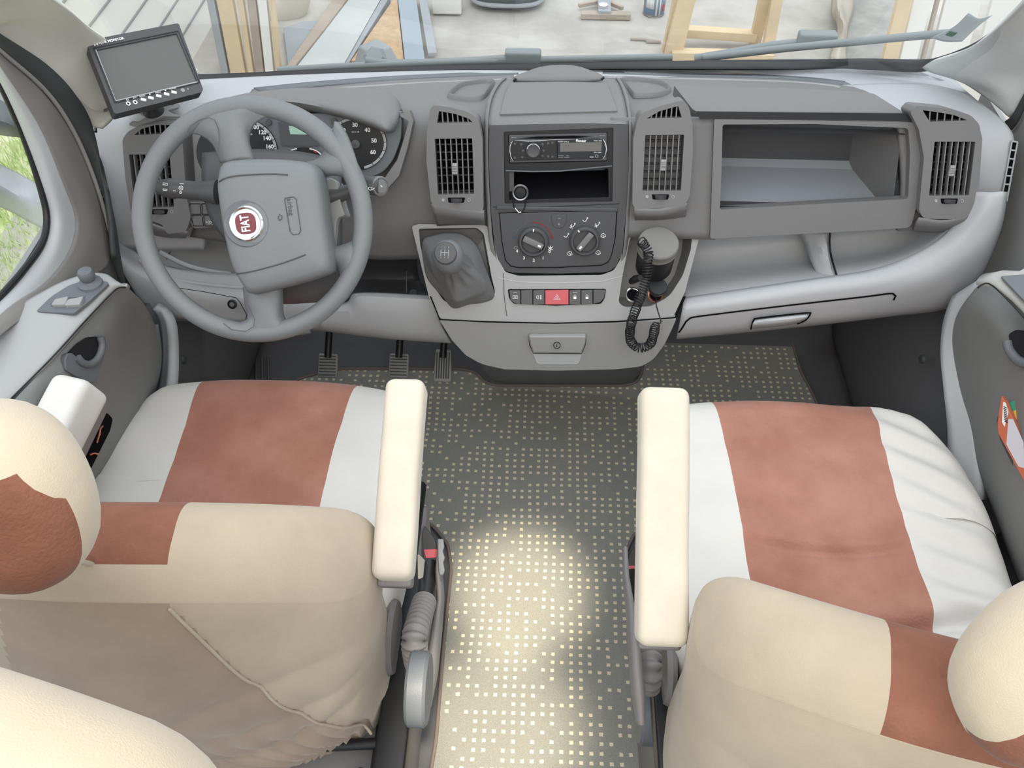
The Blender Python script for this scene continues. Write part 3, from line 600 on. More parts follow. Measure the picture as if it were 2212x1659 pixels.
dh = plate('drawer_handle', [(1142, 727), (1266, 727), (1264, 745), (1256, 763), (1152, 762), (1146, 745)], P3, .012, 'mid', dr, off=.012, r=4, bevel=.004)
strokes('handle_gap', [[(1142, 727), (1266, 727), (1264, 745), (1256, 764), (1152, 763), (1144, 745), (1142, 727)]], P3.off(.003), .0016, 'black', dr)
c_ = P3.off(.0122).at(1203, 746); bm = bmesh.new(); lathe_bm(bm, c_, P3.n, [(.0125, 0), (.0125, .0012), (.0105, .0014), (.010, .0005), (.0075, .0005), (.007, .0014), (.0001, .0014)], 28)
finish('drawer_lock', bm, 'mid', dr); strokes('keyhole', [[(1203, 743), (1203, 749)], circ(1203, 746, 7, n=20) + [circ(1203, 746, 7, n=20)[0]]], P3.off(.0136), .0014, 'black', dr)
# tunnel cover beneath the drawer
tun = loft('tunnel_cover', [[at(x, y, Y=Y) for x, y, Y in r] for r in ([(1035, 780, 1.42), (1100, 790, 1.40), (1210, 792, 1.40), (1320, 790, 1.40), (1392, 780, 1.42)], [(1040, 800, 1.50), (1080, 815, 1.46), (1210, 818, 1.45), (1330, 815, 1.46), (1385, 800, 1.50)], [(1046, 806, 1.58), (1082, 826, 1.585), (1210, 829, 1.58), (1340, 828, 1.575), (1384, 808, 1.58)])], 'slate', dash, nu=30, nv=10, solid=.01)
# ------------------------------------------------ open trays and lower face on the passenger side
def Lr(r): return [at(x, y, Y=Y) for x, y, Y in r]
A_ = [(1478, 642, 1.345), (1600, 624, 1.345), (1750, 602, 1.35), (1880, 582, 1.36), (1970, 550, 1.375), (2040, 505, 1.39), (2080, 450, 1.405), (2092, 415, 1.415)]
B_ = [(1476, 652, 1.33), (1600, 635, 1.33), (1750, 612, 1.335), (1890, 592, 1.345), (1985, 560, 1.36), (2058, 510, 1.375), (2102, 450, 1.39), (2114, 415, 1.40)]
C_ = [(1474, 668, 1.315), (1600, 650, 1.315), (1750, 630, 1.32), (1900, 610, 1.33), (2005, 575, 1.345), (2082, 515, 1.36), (2128, 450, 1.375), (2140, 415, 1.39)]
D_ = [(1468, 700, 1.31), (1605, 684, 1.31), (1760, 667, 1.315), (1910, 648, 1.325), (2030, 605, 1.335), (2110, 540, 1.35), (2150, 470, 1.37), (2166, 415, 1.385)]
E_ = [(1462, 730, 1.325), (1610, 716, 1.325), (1765, 700, 1.33), (1915, 682, 1.345), (2045, 662, 1.36), (2105, 610, 1.365), (2155, 500, 1.375), (2172, 415, 1.39)]
G_ = [(1462, 732, 1.40), (1610, 718, 1.42), (1765, 702, 1.42), (1915, 684, 1.43), (2047, 666, 1.43), (2110, 615, 1.42), (2160, 505, 1.42), (2178, 415, 1.42)]
lp = loft('lower_panel', [Lr(r) for r in (A_, B_, C_, D_, E_, G_)], 'pale', dash, nu=70, nv=26, solid=.006)
lp['label'] = 'pale lower panel on the passenger side'
T_ = [[(1470, 508, 1.50), (1600, 505, 1.50), (1750, 498, 1.50), (1900, 488, 1.50), (2000, 478, 1.49), (2060, 440, 1.48), (2092, 415, 1.46)], [(1470, 545, 1.50), (1600, 535, 1.50), (1750, 520, 1.50), (1900, 506, 1.50), (2000, 490, 1.485), (2060, 450, 1.47), (2092, 415, 1.45)],
      [(1470, 590, 1.46), (1600, 575, 1.46), (1750, 560, 1.46), (1890, 545, 1.46), (1985, 518, 1.45), (2050, 475, 1.44), (2088, 425, 1.43)], [(1474, 630, 1.375), (1600, 612, 1.375), (1750, 592, 1.38), (1880, 574, 1.385), (1972, 543, 1.395), (2040, 500, 1.40), (2080, 448, 1.41)],
      [(1478, 644, 1.347), (1600, 626, 1.347), (1750, 604, 1.352), (1880, 584, 1.362), (1970, 552, 1.377), (2040, 507, 1.392), (2080, 452, 1.407)]]
loft('open_tray', [Lr(r) for r in T_], 'pale', lp, nu=60, nv=26, solid=.004)
# divider between the two trays
loft('tray_divider', [Lr(r) for r in ([(1728, 500, 1.47), (1738, 530, 1.46), (1752, 565, 1.42), (1772, 606, 1.36)], [(1772, 500, 1.455), (1774, 530, 1.43), (1783, 565, 1.40), (1799, 604, 1.35)], [(1788, 500, 1.455), (1790, 540, 1.43), (1795, 570, 1.40), (1808, 603, 1.35)], [(1791, 500, 1.50), (1793, 540, 1.50), (1798, 570, 1.46), (1811, 603, 1.37)])], 'pale', lp, nu=16, nv=12, solid=.003)
tube('divider_gap', Lr([(1793, 503, 1.452), (1792, 530, 1.432), (1797, 560, 1.405), (1809, 600, 1.348)]), .0022, 'black', lp, n=6, smoothpts=12)
drape('drawer_line', [[(a_, b_) for a_, b_, c_ in [(1452, 731, 1.30), (1468, 715, 1.30), (1478, 700, 1.303), (1488, 688, 1.304), (1520, 681, 1.304), (1700, 659, 1.306), (1860, 641, 1.314), (1925, 633, 1.322), (1934, 638, 1.322), (1930, 647, 1.322)]]], lp, .0035, 'hole')
hdl = loft('pull_handle', [Lr(r) for r in ([(1632, 690, 1.304), (1690, 683, 1.304), (1742, 678, 1.306)], [(1628, 696, 1.296), (1690, 690, 1.295), (1745, 683, 1.298)], [(1626, 703, 1.296), (1690, 698, 1.295), (1738, 690, 1.298)], [(1624, 710, 1.308), (1690, 704, 1.308), (1728, 697, 1.310)])], 'pale', lp, nu=16, nv=10, solid=.003)
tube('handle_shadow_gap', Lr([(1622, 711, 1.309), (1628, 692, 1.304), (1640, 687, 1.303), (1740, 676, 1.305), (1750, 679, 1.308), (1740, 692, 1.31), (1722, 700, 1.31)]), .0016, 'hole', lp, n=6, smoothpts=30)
# lower panel on the driver's side
dp = loft('lower_panel', [Lr(r) for r in ([(222, 487, 1.44), (262, 520, 1.42), (320, 560, 1.42), (420, 585, 1.42), (560, 592, 1.42), (700, 598, 1.42)], [(228, 490, 1.42), (268, 540, 1.40), (330, 578, 1.39), (430, 606, 1.385), (560, 615, 1.385), (700, 620, 1.385)],
      [(230, 495, 1.40), (262, 555, 1.365), (325, 600, 1.355), (430, 632, 1.35), (560, 645, 1.35), (700, 655, 1.35)], [(238, 505, 1.39), (268, 590, 1.35), (330, 650, 1.345), (430, 672, 1.34), (560, 685, 1.34), (700, 690, 1.34)],
      [(240, 515, 1.40), (278, 610, 1.365), (335, 680, 1.355), (430, 692, 1.35), (560, 700, 1.35), (700, 714, 1.35)], [(245, 520, 1.45), (284, 614, 1.45), (338, 688, 1.45), (430, 696, 1.45), (560, 704, 1.45), (700, 716, 1.45)])], 'pale', dash, nu=50, nv=26, solid=.006)
dp['label'] = 'pale lower panel on the driver side'
loft('open_tray', [Lr(r) for r in ([(350, 508, 1.50), (420, 512, 1.50), (500, 515, 1.50), (560, 517, 1.50)], [(338, 530, 1.49), (400, 545, 1.49), (470, 552, 1.49), (560, 556, 1.49)], [(330, 555, 1.46), (400, 577, 1.45), (470, 590, 1.45), (560, 600, 1.45)], [(322, 566, 1.42), (390, 592, 1.42), (470, 606, 1.42), (560, 612, 1.42)])], 'mid', dp, nu=24, nv=16, solid=.004)
tube('tray_rib', Lr([(345, 545, 1.44), (400, 572, 1.43), (450, 585, 1.43), (500, 592, 1.43)]), .005, 'pale', dp, n=8, smoothpts=20)
tube('tray_rim', Lr([(300, 560, 1.38), (340, 590, 1.375), (400, 608, 1.372), (480, 618, 1.372), (540, 622, 1.372)]), .004, 'pale', dp, n=8, smoothpts=24)
fc = strokes('cover_seam', [Lr([(385, 622, 1.336), (440, 630, 1.333), (510, 643, 1.333), (518, 652, 1.333), (533, 680, 1.333), (530, 695, 1.333)])], Plane((0, 1.335, .6), (0, -.9, .4)), .0014, 'black', dp)
c_ = at(502, 657, Y=1.325); lathe('cover_lock', c_, (0, -.85, .5), [(.010, 0), (.010, .002), (.008, .003), (.0075, .0015), (.0001, .0015)], 'black', dp, n=24); lathe('lock_core', c_ + Vector((0, -.0015, .0008)), (0, -.85, .5), [(.005, 0), (.005, .0012), (.0001, .0012)], 'steel', dp, n=20)
# right of the column: low sill with a notch
loft('knee_panel', [Lr(r) for r in ([(690, 655, 1.40), (735, 655, 1.40), (752, 650, 1.40), (758, 640, 1.40), (768, 633, 1.40), (820, 632, 1.40), (935, 638, 1.40)], [(690, 662, 1.35), (740, 662, 1.35), (757, 656, 1.35), (765, 646, 1.35), (778, 640, 1.35), (820, 640, 1.35), (938, 646, 1.35)],
      [(690, 690, 1.335), (740, 690, 1.335), (770, 690, 1.335), (790, 688, 1.335), (810, 688, 1.335), (850, 690, 1.335), (950, 696, 1.335)], [(690, 712, 1.345), (740, 718, 1.345), (770, 722, 1.345), (790, 724, 1.345), (810, 726, 1.345), (850, 730, 1.345), (972, 738, 1.345)],
      [(690, 715, 1.44), (740, 720, 1.44), (770, 724, 1.44), (790, 726, 1.44), (810, 728, 1.44), (850, 732, 1.44), (975, 740, 1.44)])], 'pale', dash, nu=40, nv=16, solid=.006)
loft('knee_recess', [Lr(r) for r in ([(740, 540, 1.48), (800, 545, 1.48), (900, 548, 1.48)], [(740, 600, 1.50), (810, 600, 1.50), (905, 600, 1.50)], [(740, 650, 1.42), (820, 640, 1.42), (935, 640, 1.42)])], 'dark2', dash, nu=10, nv=10, solid=.004)
strokes('recess_seam', [Lr([(878, 585, 1.478), (878, 632, 1.425)])], Plane((0, 1.4, .6), (0, -.8, .6)), .0015, 'dark', dash); lathe('recess_bolt', at(893, 633, Y=1.412), (0, -.5, .85), [(.008, 0), (.008, .003), (.0001, .003)], 'black', dash, n=16)
# ================================================================ instrument cluster + hood (parts of the dashboard)
K = Plane(at(720, 300, Y=1.44), (0, -.86, .51))
cl = plate('instrument_cluster', [(470, 250), (868, 240), (866, 300), (850, 345), (825, 375), (790, 385), (600, 380), (470, 380)], K, .03, 'slate', dash, off=-.002, r=[4, 4, 10, 14, 14, 10, 0, 4], bevel=.002)
plate('cluster_surround', [(790, 400), (830, 385), (858, 345), (872, 300), (882, 262), (860, 250), (884, 236), (893, 262), (880, 320), (862, 380), (835, 410), (800, 425), (700, 430), (700, 405)], K, .03, 'dark', cl, off=.001, r=4, bevel=.003)
def dial(cx, cy, rx, ry, a0, a1, nums, size, lab):
    d = plate('dial_face', circ(cx, cy, rx, ry, 40), K, .002, 'black', dash, off=.0015, bevel=0); d['label'] = lab
    strokes('scale_ring', [circ(cx, cy, rx - 4, ry - 4, 40, a0, a1)], K.off(.0015), .0045, 'greyp', d)
    ticks = []
    for k in range(13):
        a = math.radians(a0 + (a1 - a0) * k / 12); ticks.append([(cx + (rx - 8) * math.cos(a), cy + (ry - 8) * math.sin(a)), (cx + (rx - 2) * math.cos(a), cy + (ry - 2) * math.sin(a))])
    strokes('scale_ticks', ticks, K.off(.0022), .0012, 'black', d)
    for t, x, y in nums: label(t, x, y, K.off(.0015), size, 'white', d, name='dial_numeral', bold=.0003)
    return d
d1 = dial(512, 328, 88, 76, -100, 58, [('100', 551, 275), ('120', 567, 286), ('140', 577, 299), ('160', 583, 317), ('180', 582, 333), ('80', 531, 268)], .0105, 'speedometer dial')
label('km/h', 540, 290, K.off(.0015), .005, 'white', d1, name='dial_lettering')
d2 = dial(770, 310, 66, 58, -160, 75, [('10', 728, 305), ('20', 741, 282), ('30', 767, 270), ('40', 794, 281), ('50', 808, 304), ('60', 806, 329)], .0105, 'rev counter dial')
label('rpm x 100', 768, 285, K.off(.0015), .0035, 'white', d2, name='dial_lettering')
c_ = K.off(.002).at(769, 311); nd = lathe('needle_hub', c_, K.n, [(.009, 0), (.008, .006), (.0001, .007)], 'dark2', d2, n=24); tube('needle', [c_ + K.n * .004, K.off(.005).at(738, 336)], [.0016, .0006], 'redd', d2, n=6)
plate('display_window', [(601, 263), (690, 263), (690, 315), (608, 315)], K, .001, 'dark2', cl, off=.0012, r=2, bevel=0); plate('green_display', [(624, 272), (665, 273), (668, 291), (627, 290)], K, .001, 'lcd', cl, off=.0022, bevel=0)
g = plate('fuel_gauge', circ(655, 340, 42, 22, 36), K, .001, 'black', cl, off=.0012, bevel=0)
strokes('gauge_ring', [circ(655, 340, 40, 20, 40, 175, 250), circ(655, 340, 40, 20, 40, 290, 360)], K.off(.0012), .0022, 'white', g); label('F', 644, 336, K.off(.0012), .006, 'white', g, name='gauge_letter'); label('H', 676, 336, K.off(.0012), .006, 'white', g, name='gauge_letter')
strokes('cold_mark', [circ(655, 340, 38, 17, 8, 305, 322)], K.off(.0014), .003, 'redd', g)
for x, y in ((580, 264), (722, 262)): lathe('cluster_button', K.at(x, y), K.n, [(.006, 0), (.0055, .003), (.0001, .003)], 'dark2', cl, n=18)
hd = loft('cluster_hood', [[at(x, y, Z=z) for x, y, z in r] for r in ([(470, 216, .862), (545, 199, .862), (640, 190, .862), (740, 189, .862), (820, 194, .862), (858, 212, .862), (872, 238, .862)], [(455, 224, .895), (540, 205, .895), (640, 196, .895), (740, 194, .895), (812, 198, .895), (849, 214, .895), (864, 242, .895)],
      [(445, 240, .915), (530, 222, .918), (630, 215, .918), (730, 220, .918), (800, 232, .918), (838, 246, .915), (860, 262, .90)], [(445, 254, .905), (530, 232, .908), (630, 228, .908), (730, 245, .908), (800, 265, .908), (836, 280, .905), (855, 276, .89)],
      [(450, 262, .885), (530, 245, .885), (630, 240, .885), (725, 252, .885), (795, 272, .885), (830, 286, .88), (852, 284, .87)], [(455, 262, .87), (530, 246, .865), (630, 240, .865), (725, 248, .865), (795, 262, .865), (830, 272, .865), (850, 272, .86)])], 'dark', dash, nu=40, nv=30, solid=.004, smooth=60)
# ================================================================ steering column (part of the dashboard)
WP = Plane(at(545, 478, d=1.437), (0, -math.cos(math.radians(40)), math.sin(math.radians(40))))
wc = WP.p; R_ = .1825
col_ = loft('column_shroud', [[WP.off(o).at(x, y) for x, y, o in r] for r in ([(436, 330, -.14), (540, 322, -.14), (640, 326, -.14), (735, 345, -.14)], [(436, 395, -.075), (540, 380, -.055), (660, 380, -.055), (738, 392, -.075)], [(452, 470, -.07), (540, 470, -.045), (660, 470, -.045), (740, 470, -.075)],
      [(505, 545, -.07), (560, 600, -.045), (660, 600, -.045), (738, 560, -.075)], [(535, 600, -.10), (580, 648, -.08), (660, 648, -.08), (730, 615, -.11)], [(550, 640, -.18), (590, 655, -.18), (660, 655, -.18), (730, 650, -.18)])], 'dark2', dash, nu=24, nv=24, solid=.004, smooth=60)
plate('column_trim', [(697, 388), (716, 384), (728, 392), (736, 440), (745, 466), (730, 470), (726, 480), (722, 534), (712, 540), (704, 520)], WP, .05, 'mid', dash, off=-.05, r=6, bevel=.005)
# dark closed column gaiter under the wheel
def stalk(pts, rr, lab, end=None):
    s = tube('column_stalk', pts, rr, 'dark2', dash, n=16, smoothpts=0); s['label'] = lab; return s
sl = stalk([WP.off(-.05).at(470, 415), WP.off(-.05).at(440, 413), WP.off(-.052).at(432, 412.5), WP.off(-.055).at(380, 408), WP.off(-.055).at(378, 408), WP.off(-.056).at(366, 407), WP.off(-.058).at(342, 404)], [.021, .017, .0155, .0155, .017, .017, .012], 'light stalk left of the wheel')
SP_ = Plane(WP.off(-.038).at(390, 408), CAM - WP.off(-.038).at(390, 408), (1, 0, 0))
strokes('stalk_symbols', [circ(391, 406, 2.6, n=12) + [circ(391, 406, 2.6, n=12)[0]], circ(390, 416, 2, n=12) + [circ(390, 416, 2, n=12)[0]], [(401, 413), (406, 409), (406, 417), (401, 413)], [(416, 414), (411, 410), (411, 418), (416, 414)], [(374, 412), (380, 412.5)],
   [(352, 395), (362, 396), (362, 400), (352, 399), (352, 395)], [(352, 408), (361, 409), (361, 412), (352, 411), (352, 408)], [(388, 397), (397, 397)]] + [[(391 + 4 * math.cos(a), 406 + 4 * math.sin(a)), (391 + 5.5 * math.cos(a), 406 + 5.5 * math.sin(a))] for a in [k * math.pi / 4 for k in range(8)]], SP_, .0011, 'white', sl)
sr = stalk([WP.off(-.06).at(712, 425), WP.off(-.06).at(735, 420), WP.off(-.06).at(760, 411), WP.off(-.058).at(787, 401), WP.off(-.056).at(789, 400), WP.off(-.055).at(820, 402)], [.016, .013, .012, .012, .0165, .016], 'wiper stalk right of the wheel')
ax = (WP.off(-.053).at(826, 403) - WP.off(-.056).at(789, 400)).normalized(); eb = lathe('stalk_button', WP.off(-.054).at(819, 402), (ax * .75 + Vector((0, -.5, .4))).normalized(), [(.0165, -.004), (.0165, .004), (.014, .006), (.0135, .004), (.012, .004), (.011, .006), (.0001, .0065)], 'dark', sr, n=28)
SQ = Plane(WP.off(-.038).at(800, 408), CAM - WP.off(-.038).at(800, 408), (1, 0, 0)); strokes('stalk_symbols', [[(796, 405), (800, 404), (804, 406), (801, 411), (797, 410), (796, 405)], [(804, 410), (809, 406)], [(822, 400), (826, 404)]], SQ, .0011, 'white', sr)
# ================================================================ steering wheel
sw = empty('steering_wheel', wc, 'grey four-spoke steering wheel with a round chrome and red badge', 'steering wheel')
ring = [wc + WP.u * (math.cos(a) * R_) + WP.w * (math.sin(a) * R_) for a in [2 * math.pi * k / 96 for k in range(96)]]
bm = bmesh.new(); sweep(bm, ring, 0.0158, 20, True, flat=.95, up=WP.n); finish('rim', bm, 'wheel', sw, smooth=80)
def wl(px, py, off=0.0): return WP.off(off).at(px, py)
def spoke(rows, nm_='spoke'):
    return loft(nm_, [[wl(x, y, o) for x, y, o in r] for r in rows], 'wheel', sw, nu=26, nv=18, solid=.014, smooth=80)
# each spoke: three or four cross rows from rim to hub, fanning at the rim
spoke([[(398, 288, .004), (438, 254, .012), (500, 232, .012), (560, 226, .012), (614, 238, .006)], [(430, 292, .0), (450, 274, .012), (497, 255, .016), (530, 256, .010), (554, 266, .002)], [(458, 312, -.002), (476, 306, .012), (505, 300, .018), (532, 300, .010), (540, 306, -.008)], [(476, 352, -.01), (490, 350, .010), (512, 345, .016), (545, 345, .008), (556, 350, -.012)]])
spoke([[(722, 262, .006), (748, 296, .012), (768, 340, .012), (780, 392, .010), (786, 430, .004)], [(712, 300, .0), (725, 320, .010), (738, 345, .014), (752, 375, .010), (766, 395, .0)], [(688, 340, -.012), (695, 350, .004), (705, 365, .008), (715, 376, .004), (725, 380, -.012)], [(660, 350, -.02), (668, 356, -.008), (680, 366, -.004), (690, 376, -.008), (698, 385, -.02)]])
spoke([[(787, 500, .004), (782, 530, .012), (770, 575, .012), (752, 618, .012), (730, 650, .004)], [(760, 520, -.002), (758, 532, .008), (752, 556, .012), (744, 582, .008), (735, 600, -.002)], [(724, 532, -.014), (722, 540, .0), (721, 552, .004), (720, 566, .0), (722, 578, -.014)], [(690, 530, -.02), (690, 540, -.008), (690, 552, -.004), (690, 566, -.008), (690, 580, -.02)]])
spoke([[(470, 700, .004), (510, 712, .012), (560, 722, .012), (620, 722, .012), (668, 708, .004)], [(532, 690, -.004), (545, 690, .010), (575, 692, .014), (600, 692, .010), (618, 690, -.008)], [(528, 655, -.008), (542, 652, .010), (572, 650, .014), (602, 648, .004), (612, 645, -.014)], [(524, 620, -.01), (540, 618, .008), (570, 616, .010), (602, 614, .004), (612, 610, -.014)]])
# thumb rests outlined on the rim
def insert(pts, line):
    strokes('grip_insert_line', [[wl(x, y, .0170) for x, y in line]], WP, .0010, 'dark2', sw, off=0)
insert(None, [(404, 286), (412, 272), (430, 260), (452, 254), (464, 260), (472, 280), (474, 305), (470, 328)])
insert(None, [(482, 698), (500, 712), (530, 716), (548, 706), (550, 690), (540, 668), (532, 655)])
# hub cover
hub_px = [(466, 398), (471, 362), (480, 350), (520, 343), (600, 343), (655, 349), (680, 362), (690, 392), (700, 470), (712, 570), (700, 592), (640, 612), (560, 632), (536, 634), (524, 622), (500, 580), (484, 520), (472, 450)]
HP = WP.off(.045)
q = [HP.at(x, y) for x, y in hub_px]; ctr = sum(q, Vector()) / len(q); Q = cr(q, 72, True); bm = bmesh.new()
rings = []
for sc_, dz in ((1.0, -.055), (1.015, -.03), (1.0, -.010), (.965, -.001), (.9, .0035), (.75, .007), (.5, .009), (.25, .010)):
    rings.append([bm.verts.new(ctr + (p - ctr) * sc_ + WP.n * dz) for p in Q])
for A, B in zip(rings, rings[1:]):
    for k in range(72): bm.faces.new((A[k], A[(k + 1) % 72], B[(k + 1) % 72], B[k]))
bm.faces.new(rings[-1]); hub = finish('hub_cover', bm, 'wheel', sw, smooth=60)
drape('hub_crease', [[(474, 393), (485, 386), (510, 380), (550, 377), (590, 376), (622, 378)]], hub, .0020, 'dark2', off=.0006)
drape('hub_crease', [[(512, 591), (540, 587), (580, 577), (620, 565), (660, 550)]], hub, .0020, 'dark2', off=.0006)
drape('airbag_outline', [[(616, 428), (634, 425)], [(634, 425), (640, 430)], [(640, 430), (650, 498)], [(650, 498), (646, 505)], [(646, 505), (633, 507)], [(633, 507), (627, 500)], [(627, 500), (615, 432)], [(615, 432), (616, 428)]], hub, .0010, 'dark2', off=.0005)
drape('horn_symbol', [[(603, 463), (609, 466)], [(609, 466), (609, 473)], [(609, 473), (603, 476)], [(603, 466), (601, 470), (603, 474)]], hub, .0010, 'dark2', off=.0005)
label('airbag', 627, 447, WP.off(.0535), .011, 'dark2', hub, ang=-math.pi / 2 + .15, name='airbag_lettering')
bc = WP.off(.053).at(533, 483); bn = WP.n
lathe('badge_seat', bc, bn, [(.037, -.006), (.037, .0010), (.0355, .0022), (.0265, .0008), (.026, -.004)], 'slate', hub, n=48)

badge = lathe('badge', bc, bn, [(.0275, -.004), (.0275, .003), (.0255, .005), (.0235, .0042), (.0225, .0035), (.0001, .0045)], 'chrome', sw, n=48)
badge['label'] = 'round chrome badge with red centre'
BPn = Plane(bc + bn * .0048, bn); 
bm = bmesh.new(); sh = rnd([(-.0165, -.0165, 0), (.0165, -.0165, 0), (.0165, .0165, 0), (-.0165, .0165, 0)], .014, 6)
an = math.pi / 2 + .14; uu = BPn.u * math.cos(an) + BPn.w * math.sin(an); ww = -BPn.u * math.sin(an) + BPn.w * math.cos(an)
poly_solid(bm, [[bc + bn * .0052 + uu * p.x + ww * p.y for p in sh]], -bn, .004); finish('badge_field', bm, mat('badge_red', (.16, .012, .022), .2, coat=.6), badge, smooth=40)
M['silver'] = mat('silver_lettering', (.82, .82, .85), .35, metal=.3)
label('FIAT', bc, 0, BPn, .019, 'silver', badge, ang=an, off=.0058, name='badge_lettering', depth=.0008, sx=.70, bold=.0004)
# light cluster of switches left of the column
sb = plate('switch_bank', [(402, 436), (470, 436), (482, 490), (418, 495), (408, 480)], S, .02, 'dark', dash, off=.014, r=[3, 3, 3, 8, 4], bevel=.002)
strokes('switch_bank_lines', [[(410, 440), (432, 440), (434, 463), (411, 463), (410, 440)], [(436, 440), (462, 440), (464, 463), (437, 463), (436, 440)], [(412, 466), (436, 466), (440, 488), (418, 488), (412, 466)], [(440, 466), (468, 466), (474, 488), (443, 488), (440, 466)]], S.off(.014), .0014, 'hole', sb)
label('•(D', 452, 480, S.off(.014), .008, 'white', sb, name='switch_mark')
# ================================================================ radio (its own unit in the stack)
RP = S.off(.004)
rad = plate('car_radio', [(1099, 292), (1311, 287), (1311, 347), (1101, 352)], RP, .05, 'dark2', None, off=-.001, r=2, bevel=.0015)
tag(rad, 'black single-slot car radio with silver-edged knob and grey display', 'radio')
RF = RP.off(-.001)
rc = plate('control_face', [(1106, 304), (1202, 304), (1205, 345), (1108, 347), (1101, 326)], RF, .002, 'black', rad, off=.003, r=[5, 0, 0, 5, 8], bevel=.001)
plate('display_face', [(1203, 302), (1300, 299), (1308, 322), (1302, 343), (1204, 345)], RF, .002, 'gloss', rad, off=.003, r=[0, 5, 8, 5, 0], bevel=.001)
plate('display', [(1210, 309), (1300, 307), (1299, 326), (1210, 328)], RF, .0006, mat('grey_display', (.13, .125, .115), .3), rad, off=.0036, bevel=0)
tube('chrome_edge', [RF.off(.003).at(x, y) for x, y in ((1107, 305), (1102, 315), (1101, 326), (1103, 338), (1108, 348))], [.0006, .0014, .0018, .0014, .0006], 'chrome', rad, n=8)
tube('chrome_edge', [RF.off(.003).at(x, y) for x, y in ((1303, 301), (1308, 310), (1310, 322), (1308, 334), (1302, 344))], [.0006, .0014, .0018, .0014, .0006], 'chrome', rad, n=8)
tube('silver_line', [RF.off(.002).at(x, y) for x, y in ((1112, 303), (1140, 305), (1165, 304.5), (1190, 302), (1240, 301), (1300, 299.5))], [.0006, .0012, .0012, .0006, .0004, .0004], 'steel', rad, n=6)
plate('disc_slot', [(1118, 299), (1160, 295), (1240, 293), (1277, 295), (1240, 299), (1160, 300)], RF, .001, 'hole', rad, off=.0008, bevel=0)
kn = lathe('volume_knob', RF.off(.003).at(1152, 324), RF.n, [(.0135, 0), (.0132, .006), (.0128, .0095), (.0112, .0105), (.0100, .0098), (.0001, .0105)], 'dark2', rad, n=40)
strokes('knob_ring', [circ(1152, 324, 13.6, 13, 30, 190, 350)], RF.off(.0135), .0011, 'chrome', kn)
label('Pioneer', 1255, 304, RF.off(.003), .0062, 'white', rad, name='maker_lettering', bold=.0002)
label('MOSFET 50Wx4', 1217, 306, RF.off(.003), .003, 'white', rad, name='small_lettering'); label('WMA / MP3', 1291, 304, RF.off(.003), .003, 'white', rad, name='small_lettering')
label('DEH-1100MP', 1291, 329, RF.off(.003), .0025, 'white', rad, name='small_lettering'); label('AUX', 1278, 339, RF.off(.003), .0035, 'white', rad, name='small_lettering')
label('DISP/SCRL', 1212, 336, RF.off(.003), .0025, 'greyp', rad, name='small_lettering'); label('S.Rtrv', 1226, 336, RF.off(.003), .0025, 'greyp', rad, name='small_lettering')
label('SRC/OFF', 1110, 297, RF, .0025, 'greyp', rad, name='small_lettering'); label('CLK', 1286, 294, RF, .0025, 'greyp', rad, name='small_lettering'); label('DETACH', 1301, 293, RF, .0025, 'greyp', rad, name='small_lettering')
strokes('panel_lines', [[(1206, 340), (1216, 340)], [(1219, 340), (1230, 340)]], RF.off(.003), .0006, 'greyp', rad)
strokes('aux_socket', [circ(1289, 337, 3, n=12) + [circ(1289, 337, 3, n=12)[0]]], RF.off(.003), .0010, 'steel', rad)
bm = bmesh.new()
for (x, y) in ((1112, 311), (1126, 312), (1130, 326), (1128, 340), (1112, 341), (1172, 312), (1184, 310), (1193, 309), (1174, 326), (1172, 337), (1184, 338), (1193, 339)): lathe_bm(bm, RF.off(.003).at(x, y), RF.n, [(.0028, 0), (.0022, .0012), (.0001, .0014)], 12)
finish('small_buttons', bm, 'dark2', rad)
# ================================================================ ring-shaped fob with lanyard on the pocket edge
fob = empty('ring_fob', S.off(.0).at(1124, 432), 'small round black fob with a chrome ring and strap on the open pocket', 'key fob')
fc_ = S.off(.010).at(1124, 416); lathe('chrome_ring', fc_, S.n, [(.0125, -.002), (.0125, .002), (.0145, .003), (.0160, .001), (.0160, -.001), (.0145, -.003), (.0125, -.002)], 'steel', fob, n=40)
lathe('fob_disc', fc_ - S.n * .002, S.n, [(.0001, -.003), (.0118, -.003), (.0118, .001), (.0095, .003), (.0001, .0035)], 'black', fob, n=36)
tube('strap', [S.off(.011).at(x, y) for x, y in ((1108, 424), (1109, 436), (1110, 446), (1113, 450), (1119, 458), (1125, 459))], .0014, 'black', fob, n=8, smoothpts=24, flat=.8)
tube('strap', [S.off(.009).at(x, y) for x, y in ((1136, 428), (1135, 440), (1132, 452), (1127, 459))], .0011, 'black', fob, n=8, smoothpts=16)
tube('metal_tag', [S.off(.013).at(x, y) for x, y in ((1112, 449), (1120, 459), (1126, 458))], .0015, 'chrome', fob, n=8)
